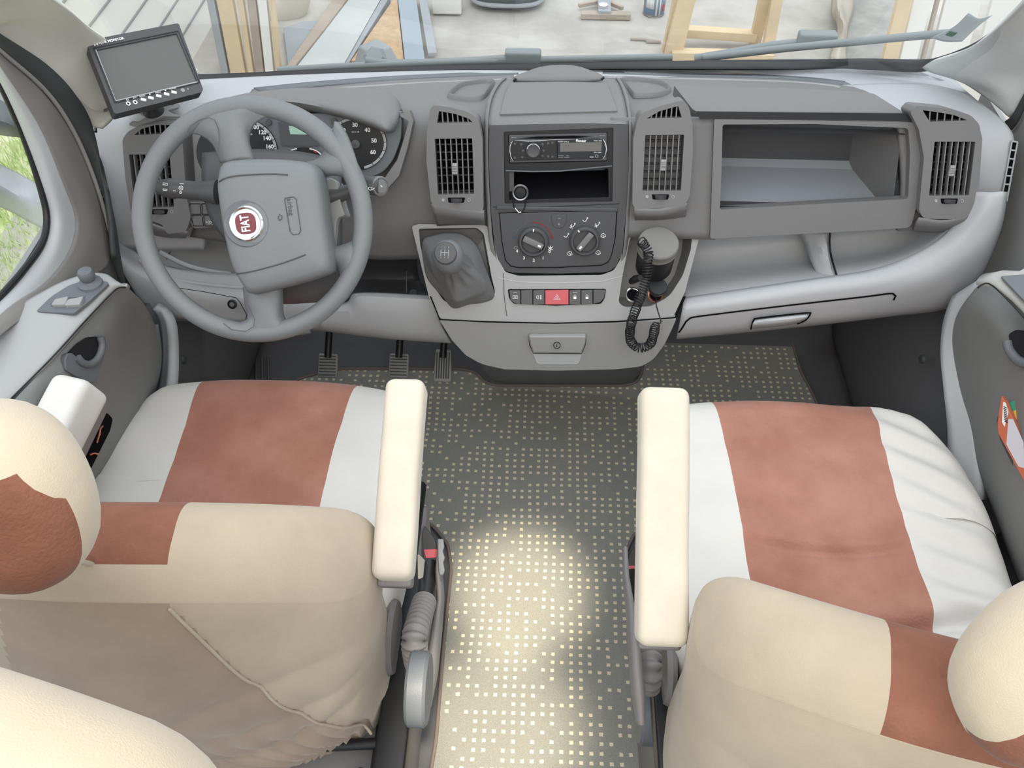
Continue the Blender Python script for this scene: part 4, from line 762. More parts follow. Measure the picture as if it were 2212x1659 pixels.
# ================================================================ gear lever
gl = empty('gear_lever', P2.at(985, 640), 'grey gear lever with pleated gaiter left of the centre stack', 'gear lever')
gx = Vector((0, -.35, .94)).normalized()
base_px = [(912, 520), (935, 508), (965, 502), (1000, 506), (1030, 530), (1050, 580), (1068, 636), (1050, 652), (1012, 658), (980, 666), (955, 640), (925, 605), (915, 570)]
KB = at(962, 543, Y=1.26)   # knob centre
neck = at(982, 580, Y=1.30)
rows = []; Bq = cr([P2.off(.006).at(x, y) for x, y in base_px], 60, True)
mid_px = [(935, 575), (945, 558), (960, 552), (985, 548), (1012, 558), (1030, 582), (1048, 610), (1045, 632), (1020, 645), (985, 655), (965, 635), (942, 605), (935, 590)]
Mq = cr([P2.off(.035).at(x, y) for x, y in mid_px], 60, True)
c0 = neck; Nq = [c0 + (p - sum(Mq, Vector()) / 60).normalized() * .026 for p in Mq]; Tq = [c0 + Vector((-.004, -.012, .022)) + (p - sum(Mq, Vector()) / 60).normalized() * .017 for p in Mq]
bm = bmesh.new(); R = []
for t in range(25):
    s = t / 24; ring_ = []
    for k in range(60):
        a, b, c, d = Bq[k], Mq[k], Nq[k], Tq[k]
        p = cr([a, b, c, d], 25)[t] if False else ((a.lerp(b, s * 2)) if s < .5 else (b.lerp(c, (s - .5) * 2.6) if s < .5 + 1 / 2.6 else c.lerp(d, (s - .8846) / .1154)))
        pl_ = math.sin(k / 60 * 2 * math.pi * 9) * .0035 * math.exp(-((s - .86) / .14) ** 2) + math.sin(k / 60 * 2 * math.pi * 3 + 1) * .006 * math.exp(-((s - .45) / .25) ** 2)
        ring_.append(p + P2.n * pl_ + gx * .006 * math.sin(s * math.pi))
    R.append([bm.verts.new(p) for p in ring_])
for A, B in zip(R, R[1:]):
    for k in range(60): bm.faces.new((A[k], A[(k + 1) % 60], B[(k + 1) % 60], B[k]))
finish('gaiter', bm, mat('gaiter_leatherette', (.135, .135, .138), .5, .4, 500, spec=.4), gl, smooth=70, solid=.002)
bm = bmesh.new()
axk = (KB - neck).normalized(); a2 = (axk * .4 + (CAM - KB).normalized()).normalized()
lathe_bm(bm, neck - axk * .0, axk, [(.0001, -.01), (.016, -.008), (.018, .0), (.015, .008), (.019, .018), (.0235, .03), (.0275, .044), (.030, .058), (.0292, .072), (.024, .083), (.014, .090), (.0001, .092)], 36); finish('shift_knob', bm, 'wheel', gl, smooth=60)
kc = neck + axk * .071; av = (CAM - kc).normalized(); cap = lathe('knob_cap', KB + av * .0205 - Vector((0, 0, .004)), (av + axk * .35).normalized(), [(.0205, -.012), (.0205, .003), (.019, .0048), (.0001, .0065)], 'dark2', gl, n=36)
GP = Plane(KB + av * .0205 - Vector((0, 0, .004)) + (av + axk * .35).normalized() * .006, (av + axk * .35).normalized())
gc = GP.p; L_ = lambda x, y: gc + GP.u * x * .001 + GP.w * y * .001
strokes('gate_pattern', [[L_(-8, 6), L_(-8, -6)], [L_(-1, 6), L_(-1, -6)], [L_(6, 6), L_(6, -6)], [L_(-8, 0), L_(6, 0)]], GP, .001, 'greyp', gl)
for t, x, y in (('1', -8, 9), ('3', -1, 9), ('5', 6, 9), ('2', -8, -9), ('4', -1, -9), ('R', 6, -9)): label(t, L_(x, y), 0, GP, .005, 'greyp', gl, name='gate_number')
# ================================================================ things in the cup tray wing
can = empty('lidded_canister', at(1415, 560, Y=1.40), 'round black canister with a flat grey lid standing in the cup tray', 'canister')
cc = at(1422, 528, Y=1.345); cax = Vector((0, -.22, 1)).normalized()
lathe('canister_body', cc, cax, [(.0001, -.075), (.034, -.075), (.036, -.07), (.0375, -.004), (.037, 0)], 'black', can, n=48)
lathe('canister_lid', cc, cax, [(.039, -.014), (.0385, -.013), (.0395, -.011), (.0385, -.009), (.0395, -.006), (.0395, .004), (.0375, .0065), (.0001, .0065)], 'lid', can, n=48)
def socket(px, py, m, lab):
    s = lathe('power_socket', P2.off(-.018).at(px, py), P2.n, [(.0155, .0), (.0155, .003), (.0135, .004), (.0125, .003), (.0120, -.02), (.0001, -.02)], m, dash, n=36); s['label'] = lab
    lathe('socket_bore', P2.off(-.020).at(px, py), P2.n, [(.0115, .002), (.0001, .001)], 'hole', s, n=24); return s
socket(1367, 637, 'chrome', 'empty power socket with a chrome ring'); socket(1416, 637, 'copper', 'power socket with a copper ring, in use')
cp = empty('charger_plug', P2.off(-.01).at(1416, 637), 'round black charger plug in the right-hand power socket', 'plug')
pa = (P2.n * .6 + Vector((0, 0, .6))).normalized()
lathe('plug_body', P2.off(-.012).at(1416, 634), pa, [(.009, 0), (.010, .012), (.012, .02), (.0175, .024), (.0185, .030), (.0185, .036), (.017, .038), (.0001, .0385)], 'black', cp, n=36)
# coiled cord
path = [(1383, 520, 1.325), (1390, 527, 1.315), (1400, 545, 1.30), (1399, 570, 1.29), (1396, 600, 1.275), (1388, 630, 1.26), (1378, 655, 1.25), (1366, 690, 1.243), (1361, 715, 1.243), (1362, 735, 1.243), (1375, 750, 1.243), (1392, 750, 1.243), (1405, 742, 1.243), (1412, 722, 1.243), (1416, 700, 1.245)]
C0 = cr([at(x, y, Y=Y) for x, y, Y in path], 1500); turns = 62; pts = []
for i, p in enumerate(C0):
    t = (C0[min(i + 1, 1499)] - C0[max(i - 1, 0)]).normalized(); a = Vector((0, -.6, .8)); a = (a - t * a.dot(t)).normalized(); b = t.cross(a); th = 2 * math.pi * turns * i / 1499
    rr = .0085 * min(1, i / 20 + .3, (1499 - i) / 20 + .3) * (1 + .06 * math.sin(i * .05)); pts.append(p + a * (math.cos(th) * rr) + b * (math.sin(th) * rr))
cord = tube('coiled_cord', pts, .0013, 'black', None, n=6); tag(cord, 'black coiled cord looping down over the console drawer', 'cord')
tube('straight_lead', [at(x, y, Y=Y) for x, y, Y in ((1418, 645, 1.295), (1417, 655, 1.27), (1421, 672, 1.26), (1427, 690, 1.25), (1427, 698, 1.246), (1420, 697, 1.245))], .0013, 'black', cord, n=8, smoothpts=30)
tube('loose_plug', [at(x, y, Y=Y) for x, y, Y in ((1365, 608, 1.345), (1372, 603, 1.335), (1384, 600, 1.32))], [.007, .008, .006], 'black', cord, n=14)
# ================================================================ monitor
mon = empty('rear_view_monitor', prof(330, 245, PU), 'small black screen on a swivel foot at the left end of the dashboard', 'monitor')
TL, TR, BR, BL = [at(x, y, d=d) for x, y, d in ((186, 88, 1.505), (384, 50, 1.60), (437, 197, 1.60), (250, 245, 1.505))]
mc = (TL + TR + BR + BL) / 4; mu = ((TR - TL) + (BR - BL)).normalized(); mw = ((TL - BL) + (TR - BR)); mn = mu.cross(mw).normalized(); MP = Plane(mc, mn, mu); MP.w = mn.cross(MP.u)
case = plate('monitor_case', [(185, 88), (384, 50), (387, 53), (439, 193), (436, 199), (251, 246), (246, 243)], MP, .022, 'dark2', mon, off=0, r=[3, 2, 2, 3, 3, 3, 3], bevel=.003, holes=[([(207, 108), (382, 72), (426, 176), (250, 218)], 2)])
plate('screen', [(205, 106), (384, 70), (428, 177), (249, 220)], MP, .003, 'screen', mon, off=-.003, bevel=0)
strokes('screen_bezel', [[(202, 104), (385, 67), (431, 178), (248, 222), (202, 104)]], MP, .0018, 'black', mon); strokes('screen_bezel', [[(207, 108), (250, 218), (426, 177)]], MP, .002, 'greyp', mon)
ma = math.atan2((MP.at(384, 50) - MP.at(185, 88)).dot(MP.w), (MP.at(384, 50) - MP.at(185, 88)).dot(MP.u))
label('TFT', 210, 94, MP, .011, 'white', mon, ang=ma, name='case_lettering', bold=.0004); label('COLOR MONITOR', 236, 89.5, MP, .0062, 'white', mon, ang=ma, name='case_lettering', bold=.0002)
for k, (x, y) in enumerate(((277, 224), (292, 221), (310, 215.5), (326, 211.5), (343, 207.5), (360, 203.5), (376, 199.5))):
    if k < 2: bb = lathe('jack_socket', MP.at(x, y), MP.n, [(.0038, 0), (.0038, .001), (.0018, .001), (.0016, -.001), (.0001, -.001)], 'white', mon, n=18); lathe('jack_hole', MP.off(.0008).at(x, y), MP.n, [(.0016, .0006), (.0001, .0006)], 'hole', bb, n=12)
    else:
        bm = bmesh.new(); R2 = plrot(MP, ma - .5).to_4x4(); p_ = MP.at(x, y); rbox_bm(bm, (.0095, .0055, .003), .0014, (2, 2, 1), lambda q: Matrix.Translation(p_) @ R2 @ q); finish('menu_button', bm, 'white', mon)
for t, x, y in (('AV1', 291, 212), ('MODE', 307, 208.5), ('▲', 323, 204), ('MENU', 341, 200.5), ('●', 357, 196.5), ('POWER', 373, 192)): label(t, x, y, MP, .0036, 'white', mon, ang=ma, name='button_lettering')
strokes('sensor_ring', [circ(275, 216, 2, n=12) + [circ(275, 216, 2, n=12)[0]]], MP, .0007, 'white', mon); lathe('sensor', MP.at(395, 195), MP.n, [(.0038, 0), (.0035, .0008), (.0001, .001)], 'mid', mon, n=18); lathe('sensor', MP.at(406, 192.5), MP.n, [(.0018, 0), (.0015, .0006), (.0001, .0008)], 'mid', mon, n=12)
ft = prof(333, 243, PU, .018); fn_ = Vector((0, -.15, 1)).normalized(); FPp = Plane(ft, fn_)
plate('monitor_foot', [(255, 247), (290, 238), (305, 246), (318, 252), (300, 262), (285, 262), (278, 268), (296, 272), (312, 266), (335, 256), (352, 251), (395, 252), (370, 244), (362, 238), (385, 232), (388, 225), (376, 220), (362, 226), (340, 232), (310, 236), (285, 235)], FPp, .004, 'mid', mon, off=.002, r=2, bevel=.001)
lathe('swivel_foot', ft + fn_ * .002, fn_, [(.020, 0), (.019, .003), (.012, .012), (.0105, .02), (.0105, .034)], 'black', mon, n=28)
tube('swivel_neck', [ft + fn_ * .012, ft + fn_ * .035, MP.off(-.018).at(330, 215)], .0105, 'black', mon, n=20)
for x, y in ((290, 266), (373, 224)): lathe('foot_screw', FPp.off(.002).at(x, y), fn_, [(.0045, 0), (.004, .002), (.0001, .0025)], 'mid', mon, n=14)
wr = tube('monitor_cable', [MP.off(-.012).at(240, 232), at(225, 240, Y=1.45), at(212, 252, Y=1.44), at(207, 268, Y=1.435), at(207, 285, Y=1.42)], .0028, 'black', mon, n=8, smoothpts=24)
# ================================================================ floor, doors, pillars, windscreen
def sheet(name, px, pl, mt, h=.004, off=0, r=0, bevel=.0, kind='structure', holes=()):
    o = plate(name, px, pl, h, mt, None, off=off, r=r, bevel=bevel, holes=holes); o['kind'] = kind; return o
def boxobj(name, lo, hi, mt, parent=None, bevel=0):
    lo, hi = Vector(lo), Vector(hi); bm = bmesh.new(); bmesh.ops.create_cube(bm, size=1, matrix=Matrix.Translation((lo + hi) / 2) @ Matrix.Diagonal((*(hi - lo), 1)))
    return finish(name, bm, mt, parent, smooth=0, bevel=bevel)
fl = boxobj('floor', (-1.0, -.6, -.06), (1.0, 1.78, -.006), 'rubber'); fl['kind'] = 'structure'
fw = loft('wall_front', [[(-1.0, 1.70, -.01), (0, 1.70, -.01), (1.0, 1.70, -.01)], [(-1.0, 1.80, .02), (0, 1.80, .02), (1.0, 1.80, .02)], [(-1.0, 1.95, .25), (0, 1.95, .25), (1.0, 1.95, .25)], [(-1.0, 1.96, .60), (0, 1.96, .60), (1.0, 1.96, .60)]], 'rubber', None, nu=6, nv=16, solid=.01); fw['kind'] = 'structure'
for sx, n in ((-1, 'left'), (1, 'right')):
    w = boxobj('wall_' + n, (sx * .93 - .01, .5, -.05), (sx * .93 + .01, 1.95, .50), 'rubber'); w['kind'] = 'structure'
    # dark raised kick panel beside the footwell
    k = loft(('trim_7' if n == 'left' else 'trim_8'), [[(sx * .90, 1.80, .0), (sx * .90, 1.4, .0), (sx * .90, .95, .0)], [(sx * .80, 1.80, .03), (sx * .80, 1.4, .03), (sx * .81, .95, .03)], [(sx * .79, 1.80, .3), (sx * .80, 1.4, .25), (sx * .82, .95, .22)], [(sx * .82, 1.80, .56), (sx * .85, 1.4, .52), (sx * .88, .95, .4)]], 'rubber', None, nu=14, nv=14, solid=.01); k['kind'] = 'structure'
nb = lathe('mat_stud', at(1993, 776, X=.80), (-1, 0, .1), [(.010, 0), (.008, .005), (.0001, .006)], 'seal', None, n=18); nb['kind'] = 'structure'; nb.name = 'trim_9'
nb = lathe('trim_10', at(396, 777, X=-.80), (1, 0, .1), [(.010, 0), (.008, .005), (.0001, .006)], 'seal', None, n=18); nb['kind'] = 'structure'
# pale entry sills
def sill(name, outer, inner):
    o = loft(name, [outer, inner], 'pale', None, nu=30, nv=5, solid=.02); o['kind'] = 'structure'; return o
sill('trim_1', [at(x, y, X=X) for x, y, X in ((330, 668, -.83), (345, 700, -.83), (350, 760, -.83), (345, 820, -.83), (330, 890, -.83), (310, 940, -.83))], [at(x, y, X=X) for x, y, X in ((350, 668, -.81), (362, 705, -.80), (366, 760, -.80), (363, 830, -.79), (350, 890, -.79), (335, 940, -.79))])
sill('trim_2', [at(x, y, X=X) for x, y, X in ((2120, 600, .815), (2095, 660, .805), (2072, 705, .80), (2066, 760, .80), (2080, 840, .80), (2110, 920, .80), (2120, 1000, .80), (2120, 1080, .80))], [at(x, y, X=X) for x, y, X in ((2056, 640, .79), (2046, 665, .785), (2036, 700, .782), (2031, 760, .78), (2038, 840, .775), (2046, 920, .77), (2046, 1000, .765), (2040, 1080, .76))])
# ---------------------------------------------------------------- carpet mat
cm = bpy.data.materials.new('dotted_carpet'); cm.use_nodes = True; nt = cm.node_tree; N = nt.nodes; Lk = nt.links; b = N['Principled BSDF']; b.inputs['Roughness'].default_value = .95; b.inputs['Specular IOR Level'].default_value = .05; b.inputs['Sheen Weight'].default_value = .15
tc = N.new('ShaderNodeTexCoord'); nz = N.new('ShaderNodeTexNoise'); nz.inputs['Scale'].default_value = 5; mp = N.new('ShaderNodeVectorMath'); mp.operation = 'MULTIPLY_ADD'; mp.inputs[1].default_value = (.012, .012, 0)
Lk.new(tc.outputs['Object'], nz.inputs['Vector']); Lk.new(nz.outputs['Color'], mp.inputs[0]); Lk.new(tc.outputs['Object'], mp.inputs[2])
sc_ = N.new('ShaderNodeVectorMath'); sc_.operation = 'MULTIPLY'; sc_.inputs[1].default_value = (1 / .0195, 1 / .0183, 0); Lk.new(mp.outputs[0], sc_.inputs[0])
flr = N.new('ShaderNodeVectorMath'); flr.operation = 'FLOOR'; Lk.new(sc_.outputs[0], flr.inputs[0]); fr = N.new('ShaderNodeVectorMath'); fr.operation = 'FRACTION'; Lk.new(sc_.outputs[0], fr.inputs[0])
wh = N.new('ShaderNodeTexWhiteNoise'); wh.noise_dimensions = '2D'; Lk.new(flr.outputs[0], wh.inputs['Vector'])
sb_ = N.new('ShaderNodeVectorMath'); sb_.operation = 'SUBTRACT'; sb_.inputs[1].default_value = (.5, .5, 0); Lk.new(fr.outputs[0], sb_.inputs[0]); ab = N.new('ShaderNodeVectorMath'); ab.operation = 'ABSOLUTE'; Lk.new(sb_.outputs[0], ab.inputs[0])
sp = N.new('ShaderNodeSeparateXYZ'); Lk.new(ab.outputs[0], sp.inputs[0]); mx = N.new('ShaderNodeMath'); mx.operation = 'MAXIMUM'; Lk.new(sp.outputs[0], mx.inputs[0]); Lk.new(sp.outputs[1], mx.inputs[1])
fz = N.new('ShaderNodeTexNoise'); fz.inputs['Scale'].default_value = 450; Lk.new(tc.outputs['Object'], fz.inputs['Vector']); fa = N.new('ShaderNodeMath'); fa.operation = 'MULTIPLY_ADD'; fa.inputs[1].default_value = .14; Lk.new(fz.outputs['Fac'], fa.inputs[0]); Lk.new(mx.outputs[0], fa.inputs[2])
lt = N.new('ShaderNodeMath'); lt.operation = 'LESS_THAN'; lt.inputs[1].default_value = .262; Lk.new(fa.outputs[0], lt.inputs[0]); g2 = N.new('ShaderNodeMath'); g2.operation = 'LESS_THAN'; g2.inputs[1].default_value = .70; Lk.new(wh.outputs['Value'], g2.inputs[0])
ml = N.new('ShaderNodeMath'); ml.operation = 'MULTIPLY'; Lk.new(lt.outputs[0], ml.inputs[0]); Lk.new(g2.outputs[0], ml.inputs[1])
mxc = N.new('ShaderNodeMix'); mxc.data_type = 'RGBA'; mxc.inputs[6].default_value = (.27, .27, .245, 1); mxc.inputs[7].default_value = (.72, .64, .48, 1); Lk.new(ml.outputs[0], mxc.inputs[0])
ns = N.new('ShaderNodeTexNoise'); ns.inputs['Scale'].default_value = 700; Lk.new(tc.outputs['Object'], ns.inputs['Vector']); hm = N.new('ShaderNodeMix'); hm.data_type = 'RGBA'; hm.blend_type = 'MULTIPLY'; hm.inputs[0].default_value = .5
Lk.new(mxc.outputs[2], hm.inputs[6]); mr = N.new('ShaderNodeMapRange'); mr.inputs[1].default_value = .3; mr.inputs[2].default_value = .7; mr.inputs[3].default_value = .55; mr.inputs[4].default_value = 1.3; Lk.new(ns.outputs['Fac'], mr.inputs[0]); Lk.new(mr.outputs[0], hm.inputs[7]); Lk.new(hm.outputs[2], b.inputs['Base Color'])
bp = N.new('ShaderNodeBump'); bp.inputs['Strength'].default_value = .5; bp.inputs['Distance'].default_value = .003; Lk.new(ns.outputs['Fac'], bp.inputs['Height']); Lk.new(bp.outputs[0], b.inputs['Normal']); M['carpet'] = cm
FL = Plane((0, 1, .004), (0, 0, 1))
mat_px = [(725, 798), (1000, 798), (1030, 806), (1046, 826), (1070, 833), (1350, 834), (1378, 826), (1388, 800), (1396, 715), (1680, 705), (1712, 740), (1728, 800), (1760, 860), (1800, 960), (1700, 1110), (1420, 1125), (1372, 1150), (1352, 1190), (1350, 1240), (1366, 1400), (1388, 1700), (925, 1700), (942, 1600), (958, 1400), (975, 1230), (968, 1175), (930, 1130), (600, 1080), (560, 900), (640, 820)]
mo = plate('carpet_mat', mat_px, FL, .006, 'carpet', None, r=[10, 10, 10, 8, 8, 8, 8, 8, 6, 10, 20, 20, 20, 40, 40, 30, 30, 30, 20, 0, 0, 0, 0, 0, 20, 20, 30, 40, 40, 20], bevel=.0015); tag(mo, 'dark grey-green carpet mat with small beige dots on the cab floor', 'mat')
bd_ = [FL.at(p[0], p[1]) + Vector((0, 0, .001)) for p in rnd([(a[0], a[1], 0) for a in mat_px], 16, 4)]
tube('edge_binding', bd_, .004, mat('mat_binding', (.17, .135, .125), .9), mo, n=8, closed=True)
# ---------------------------------------------------------------- driver's door (left)
DL = empty('door_1', (-.88, 1.0, .3)); DL['kind'] = 'structure'
def Xr(r): return [at(x, y, X=X) for x, y, X in r]
loft('window_surround', [Xr(r) for r in ([(-60, 95, -.905), (0, 178, -.905), (55, 300, -.905), (92, 415, -.905), (104, 475, -.905), (92, 530, -.905), (55, 585, -.905), (10, 637, -.905), (-60, 700, -.905)], [(-60, 70, -.885), (0, 160, -.885), (70, 285, -.885), (112, 400, -.885), (130, 475, -.885), (118, 540, -.885), (78, 600, -.885), (15, 652, -.885), (-60, 720, -.885)],
   [(-60, 60, -.875), (5, 150, -.875), (85, 270, -.875), (135, 390, -.875), (165, 475, -.875), (150, 545, -.875), (98, 612, -.875), (25, 660, -.875), (-60, 735, -.875)])], 'pale', DL, nu=60, nv=14, solid=.01)
loft('upper_panel', [Xr(r) for r in ([(-60, 60, -.874), (5, 150, -.874), (85, 270, -.874), (135, 390, -.874), (165, 475, -.874), (150, 545, -.874), (98, 612, -.874), (25, 660, -.874), (-60, 735, -.874)], [(-60, 45, -.868), (5, 130, -.868), (95, 240, -.868), (160, 370, -.868), (200, 475, -.864), (190, 545, -.864), (120, 625, -.864), (40, 672, -.864), (-60, 755, -.864)],
   [(-60, 42, -.872), (0, 112, -.872), (100, 205, -.872), (170, 310, -.872), (225, 470, -.868), (240, 560, -.862), (190, 605, -.860), (60, 680, -.858), (-60, 775, -.858)])], mat('door_card_grey', (.225, .215, .21), .6, .2, 800), DL, nu=60, nv=14, solid=.01)
loft('door_seal', [Xr(r) for r in ([(-60, 60, -.872), (0, 112, -.872), (100, 205, -.872), (170, 310, -.872), (228, 440, -.872), (250, 560, -.868), (262, 625, -.868)], [(-60, 40, -.855), (0, 90, -.855), (100, 170, -.855), (165, 245, -.855), (205, 330, -.855), (228, 450, -.86), (240, 560, -.86)], [(-60, 30, -.85), (0, 72, -.85), (100, 138, -.85), (160, 200, -.85), (200, 272, -.85), (225, 400, -.852), (240, 560, -.852)])], 'seal', DL, nu=50, nv=12, solid=.01)
tube('seal_lip', Xr([(-60, 42, -.868), (0, 107, -.868), (100, 197, -.868), (165, 295, -.868), (215, 420, -.868), (240, 520, -.866)]), .004, 'mid', DL, n=8, smoothpts=40)
ledge = loft('door_ledge', [[at(x, y, Z=z) for x, y, z in r] for r in ([(-80, 770, .80), (25, 672, .80), (100, 625, .80), (150, 602, .80), (195, 590, .80), (230, 592, .798), (252, 608, .79)], [(-80, 800, .803), (30, 710, .803), (110, 645, .803), (160, 620, .803), (200, 604, .803), (235, 600, .80), (262, 612, .79)],
   [(-80, 900, .800), (30, 790, .800), (110, 710, .800), (170, 660, .800), (215, 628, .800), (245, 612, .798), (270, 616, .788)], [(-80, 965, .788), (20, 862, .788), (110, 772, .788), (180, 695, .788), (236, 636, .788), (258, 620, .788), (275, 620, .784)], [(-80, 985, .77), (30, 872, .77), (115, 780, .77), (184, 702, .77), (240, 642, .77), (264, 625, .77), (279, 626, .77)])]
   , mat('door_ledge_grey', (.34, .345, .35), .45, .15, 900, spec=.5), DL, nu=50, nv=24, solid=.006)
dpm = mat('door_panel_grey', (.20, .205, .20), .55, .3, 900)
def Zr(r, z=None): return [at(x, y, Z=zz) for x, y, zz in r]
dpl = loft('door_panel', [Xr(r) for r in ([(-80, 985, -.80), (30, 868, -.800), (112, 776, -.792), (182, 698, -.776), (238, 639, -.76), (262, 622, -.752), (280, 624, -.75)], [(-60, 1060, -.79), (60, 920, -.785), (140, 820, -.78), (210, 740, -.768), (262, 670, -.755), (290, 645, -.75), (310, 655, -.75)], [(-60, 1180, -.80), (90, 1010, -.80), (180, 900, -.79), (250, 800, -.778), (305, 720, -.77), (325, 700, -.765), (330, 690, -.765)],
   [(-60, 1300, -.81), (120, 1120, -.81), (220, 1010, -.80), (290, 910, -.79), (333, 820, -.785), (342, 760, -.78), (338, 710, -.78)], [(-60, 1320, -.84), (125, 1135, -.84), (228, 1022, -.83), (300, 918, -.82), (342, 825, -.815), (350, 762, -.81), (342, 700, -.81)])]
   , dpm, DL, nu=50, nv=30, solid=.008)
dpl['label'] = 'driver door panel'
tube('panel_seam', Zr([(-80, 968, .787), (20, 865, .787), (112, 773, .787), (182, 696, .787), (238, 637, .787), (256, 622, .787), (272, 621, .785)]), .0014, 'black', ledge, n=6, smoothpts=40)
LP_ = Plane((0, 1, .806), (0, 0, 1))
spn = plate('window_switch_panel', [(78, 671), (110, 640), (150, 615), (190, 603), (232, 608), (234, 612), (195, 648), (160, 676), (90, 673)], LP_, .006, 'slate', DL, off=.0, r=[4, 8, 8, 10, 3, 3, 8, 6, 6], bevel=.001)
for (x0, y0, x1, y1) in ((118, 651, 148, 645), (146, 652, 180, 645)):
    sw_ = plate('window_switch', [(x0, y0 - 6), (x1, y1 - 6), (x1 - 8, y1 + 12), (x0 - 8, y0 + 7)], LP_, .008, 'mid', DL, off=.006, r=4, bevel=.002)
strokes('switch_well', [[(110, 656), (124, 642), (182, 640), (172, 660), (110, 658)]], LP_, .004, 'slate', spn, off=.001)
lathe('mirror_adjuster', LP_.at(196, 614), (0, 0, 1), [(.020, 0), (.019, .004), (.013, .006), (.010, .010), (.0125, .014), (.0135, .024), (.011, .029), (.0001, .030)], 'slate', DL, n=32)
# door pull: dark scooped recess with a rounded lip
DP = Plane(at(185, 745, X=-.783), (1, -.15, .18), (0, 1, 0)); hx = [(158, 770), (172, 745), (192, 728), (215, 722), (222, 740), (218, 770), (205, 790), (188, 800), (140, 800), (138, 782)]
plate('pull_recess', [(146, 765), (168, 742), (190, 728), (214, 727), (220, 748), (214, 772), (198, 785), (185, 785), (170, 775)], DP, .003, 'black', DL, off=.020, r=6, bevel=0)
plate('pull_cover', [(140, 776), (146, 764), (156, 762), (168, 772), (182, 786), (198, 786), (214, 774), (221, 758), (226, 766), (218, 796), (205, 830), (180, 822), (142, 800)], DP, .02, 'slate', DL, off=.022, r=8, bevel=.006)
tube('pull_lip', [DP.off(.024).at(x, y) for x, y in ((168, 772), (178, 783), (192, 787), (206, 780), (216, 766), (221, 745), (217, 728))], .006, 'slate', DL, n=12, smoothpts=24)
plate('door_pocket', [(205, 890), (232, 892), (244, 905), (238, 930), (196, 1014), (170, 1000), (165, 960)], Plane(at(205, 950, X=-.785), (1, -.2, .3), (0, 1, 0)), .004, 'hole', DL, off=.028, r=6, bevel=0)
for k, ln in enumerate((((215, 940), (216, 928), (222, 920)), ((194, 983), (203, 979), (212, 981)), ((209, 957), (214, 940), (216, 930)))):
    o = tube('red_scrap', [Plane(at(205, 950, X=-.785), (1, -.2, .3), (0, 1, 0)).off(.032).at(*p) for p in ln], .0016, 'copper', None, n=6, smoothpts=8)
    tag(o, ('thin reddish scrap highest in the driver door pocket', 'curled reddish scrap lowest in the driver door pocket', 'upright reddish scrap between the two others in the driver door pocket')[k], 'scrap', 'scraps in the driver door pocket')
# ---------------------------------------------------------------- passenger's door (right)
DR = empty('door_2', (.92, 1.0, .3)); DR['kind'] = 'structure'
loft('door_seal', [Xr(r) for r in ([(2170, 262, .885), (2185, 250, .885), (2205, 215, .885), (2240, 150, .885)], [(2178, 285, .895), (2195, 265, .895), (2218, 225, .895), (2260, 160, .895)])], 'seal', DR, nu=20, nv=6, solid=.01)
loft('upper_panel', [Xr(r) for r in ([(2176, 285, .905), (2195, 262, .905), (2218, 215, .905), (2270, 120, .905)], [(2165, 430, .90), (2200, 400, .90), (2230, 380, .90), (2300, 350, .90)], [(2120, 560, .89), (2160, 545, .90), (2220, 530, .90), (2300, 520, .90)], [(2105, 600, .885), (2140, 600, .895), (2200, 595, .90), (2300, 590, .90)])], M['door_card'] if 'door_card' in M else 'mid', DR, nu=24, nv=24, solid=.01)
l2 = loft('door_ledge', [[at(x, y, Z=z) for x, y, z in r] + [Vector((q, .1, z_))] for (q, z_), r in zip(((.915, .80), (.885, .805), (.85, .80), (.84, .785)), ([(2128, 590, .79), (2170, 585, .80), (2230, 590, .80), (2320, 600, .80)], [(2118, 596, .79), (2145, 590, .805), (2180, 592, .805), (2300, 680, .805)], [(2110, 606, .785), (2130, 602, .80), (2165, 612, .80), (2300, 760, .80)], [(2108, 615, .778), (2125, 610, .788), (2150, 620, .79), (2300, 800, .79)]))]
   , mat('door_ledge_grey_right', (.34, .34, .33), .45, .15, 900, spec=.5), DR, nu=30, nv=20, solid=.006)
plate('ledge_inlay', [(2162, 596), (2215, 592), (2300, 600), (2300, 720), (2212, 648)], Plane((0, 1, .808), (0, 0, 1)), .003, 'slate', DR, r=4, bevel=.001)
dp2 = loft('door_panel', [Xr(r) + [Vector((.83, .1, z_))] for z_, r in zip((.78, .70, .60, .42, .30, .27), ([(2095, 655, .80), (2108, 618, .795), (2126, 611, .795), (2150, 622, .80), (2230, 700, .81), (2320, 790, .82)], [(2062, 690, .80), (2080, 660, .785), (2110, 655, .78), (2150, 690, .775), (2220, 770, .775), (2320, 880, .78)], [(2048, 730, .80), (2065, 725, .79), (2100, 730, .785), (2140, 770, .78), (2200, 850, .775), (2320, 980, .77)],
   [(2045, 775, .805), (2058, 800, .80), (2080, 850, .795), (2115, 920, .79), (2170, 1000, .78), (2320, 1180, .77)], [(2052, 830, .81), (2068, 880, .805), (2095, 960, .80), (2135, 1060, .79), (2190, 1180, .78), (2320, 1400, .77)], [(2062, 860, .83), (2085, 940, .825), (2110, 1010, .82), (2155, 1130, .81), (2205, 1270, .80), (2320, 1500, .79)]))]
   , dpm, DR, nu=40, nv=34, solid=.008)
dp2['label'] = 'passenger door panel'
tube('panel_seam', [at(x, y, Z=z) for x, y, z in ((2112, 622, .786), (2128, 612, .792), (2150, 622, .794), (2212, 686, .795), (2300, 790, .795))], .0014, 'black', l2, n=6, smoothpts=30)
DQ = Plane(at(2200, 760, X=.775), (-1, -.15, .25), (0, -1, 0))
plate('pull_recess', [(2178, 722), (2195, 712), (2225, 715), (2260, 760), (2240, 790), (2205, 782), (2185, 760)], DQ, .003, 'black', DR, off=.012, r=6, bevel=0)
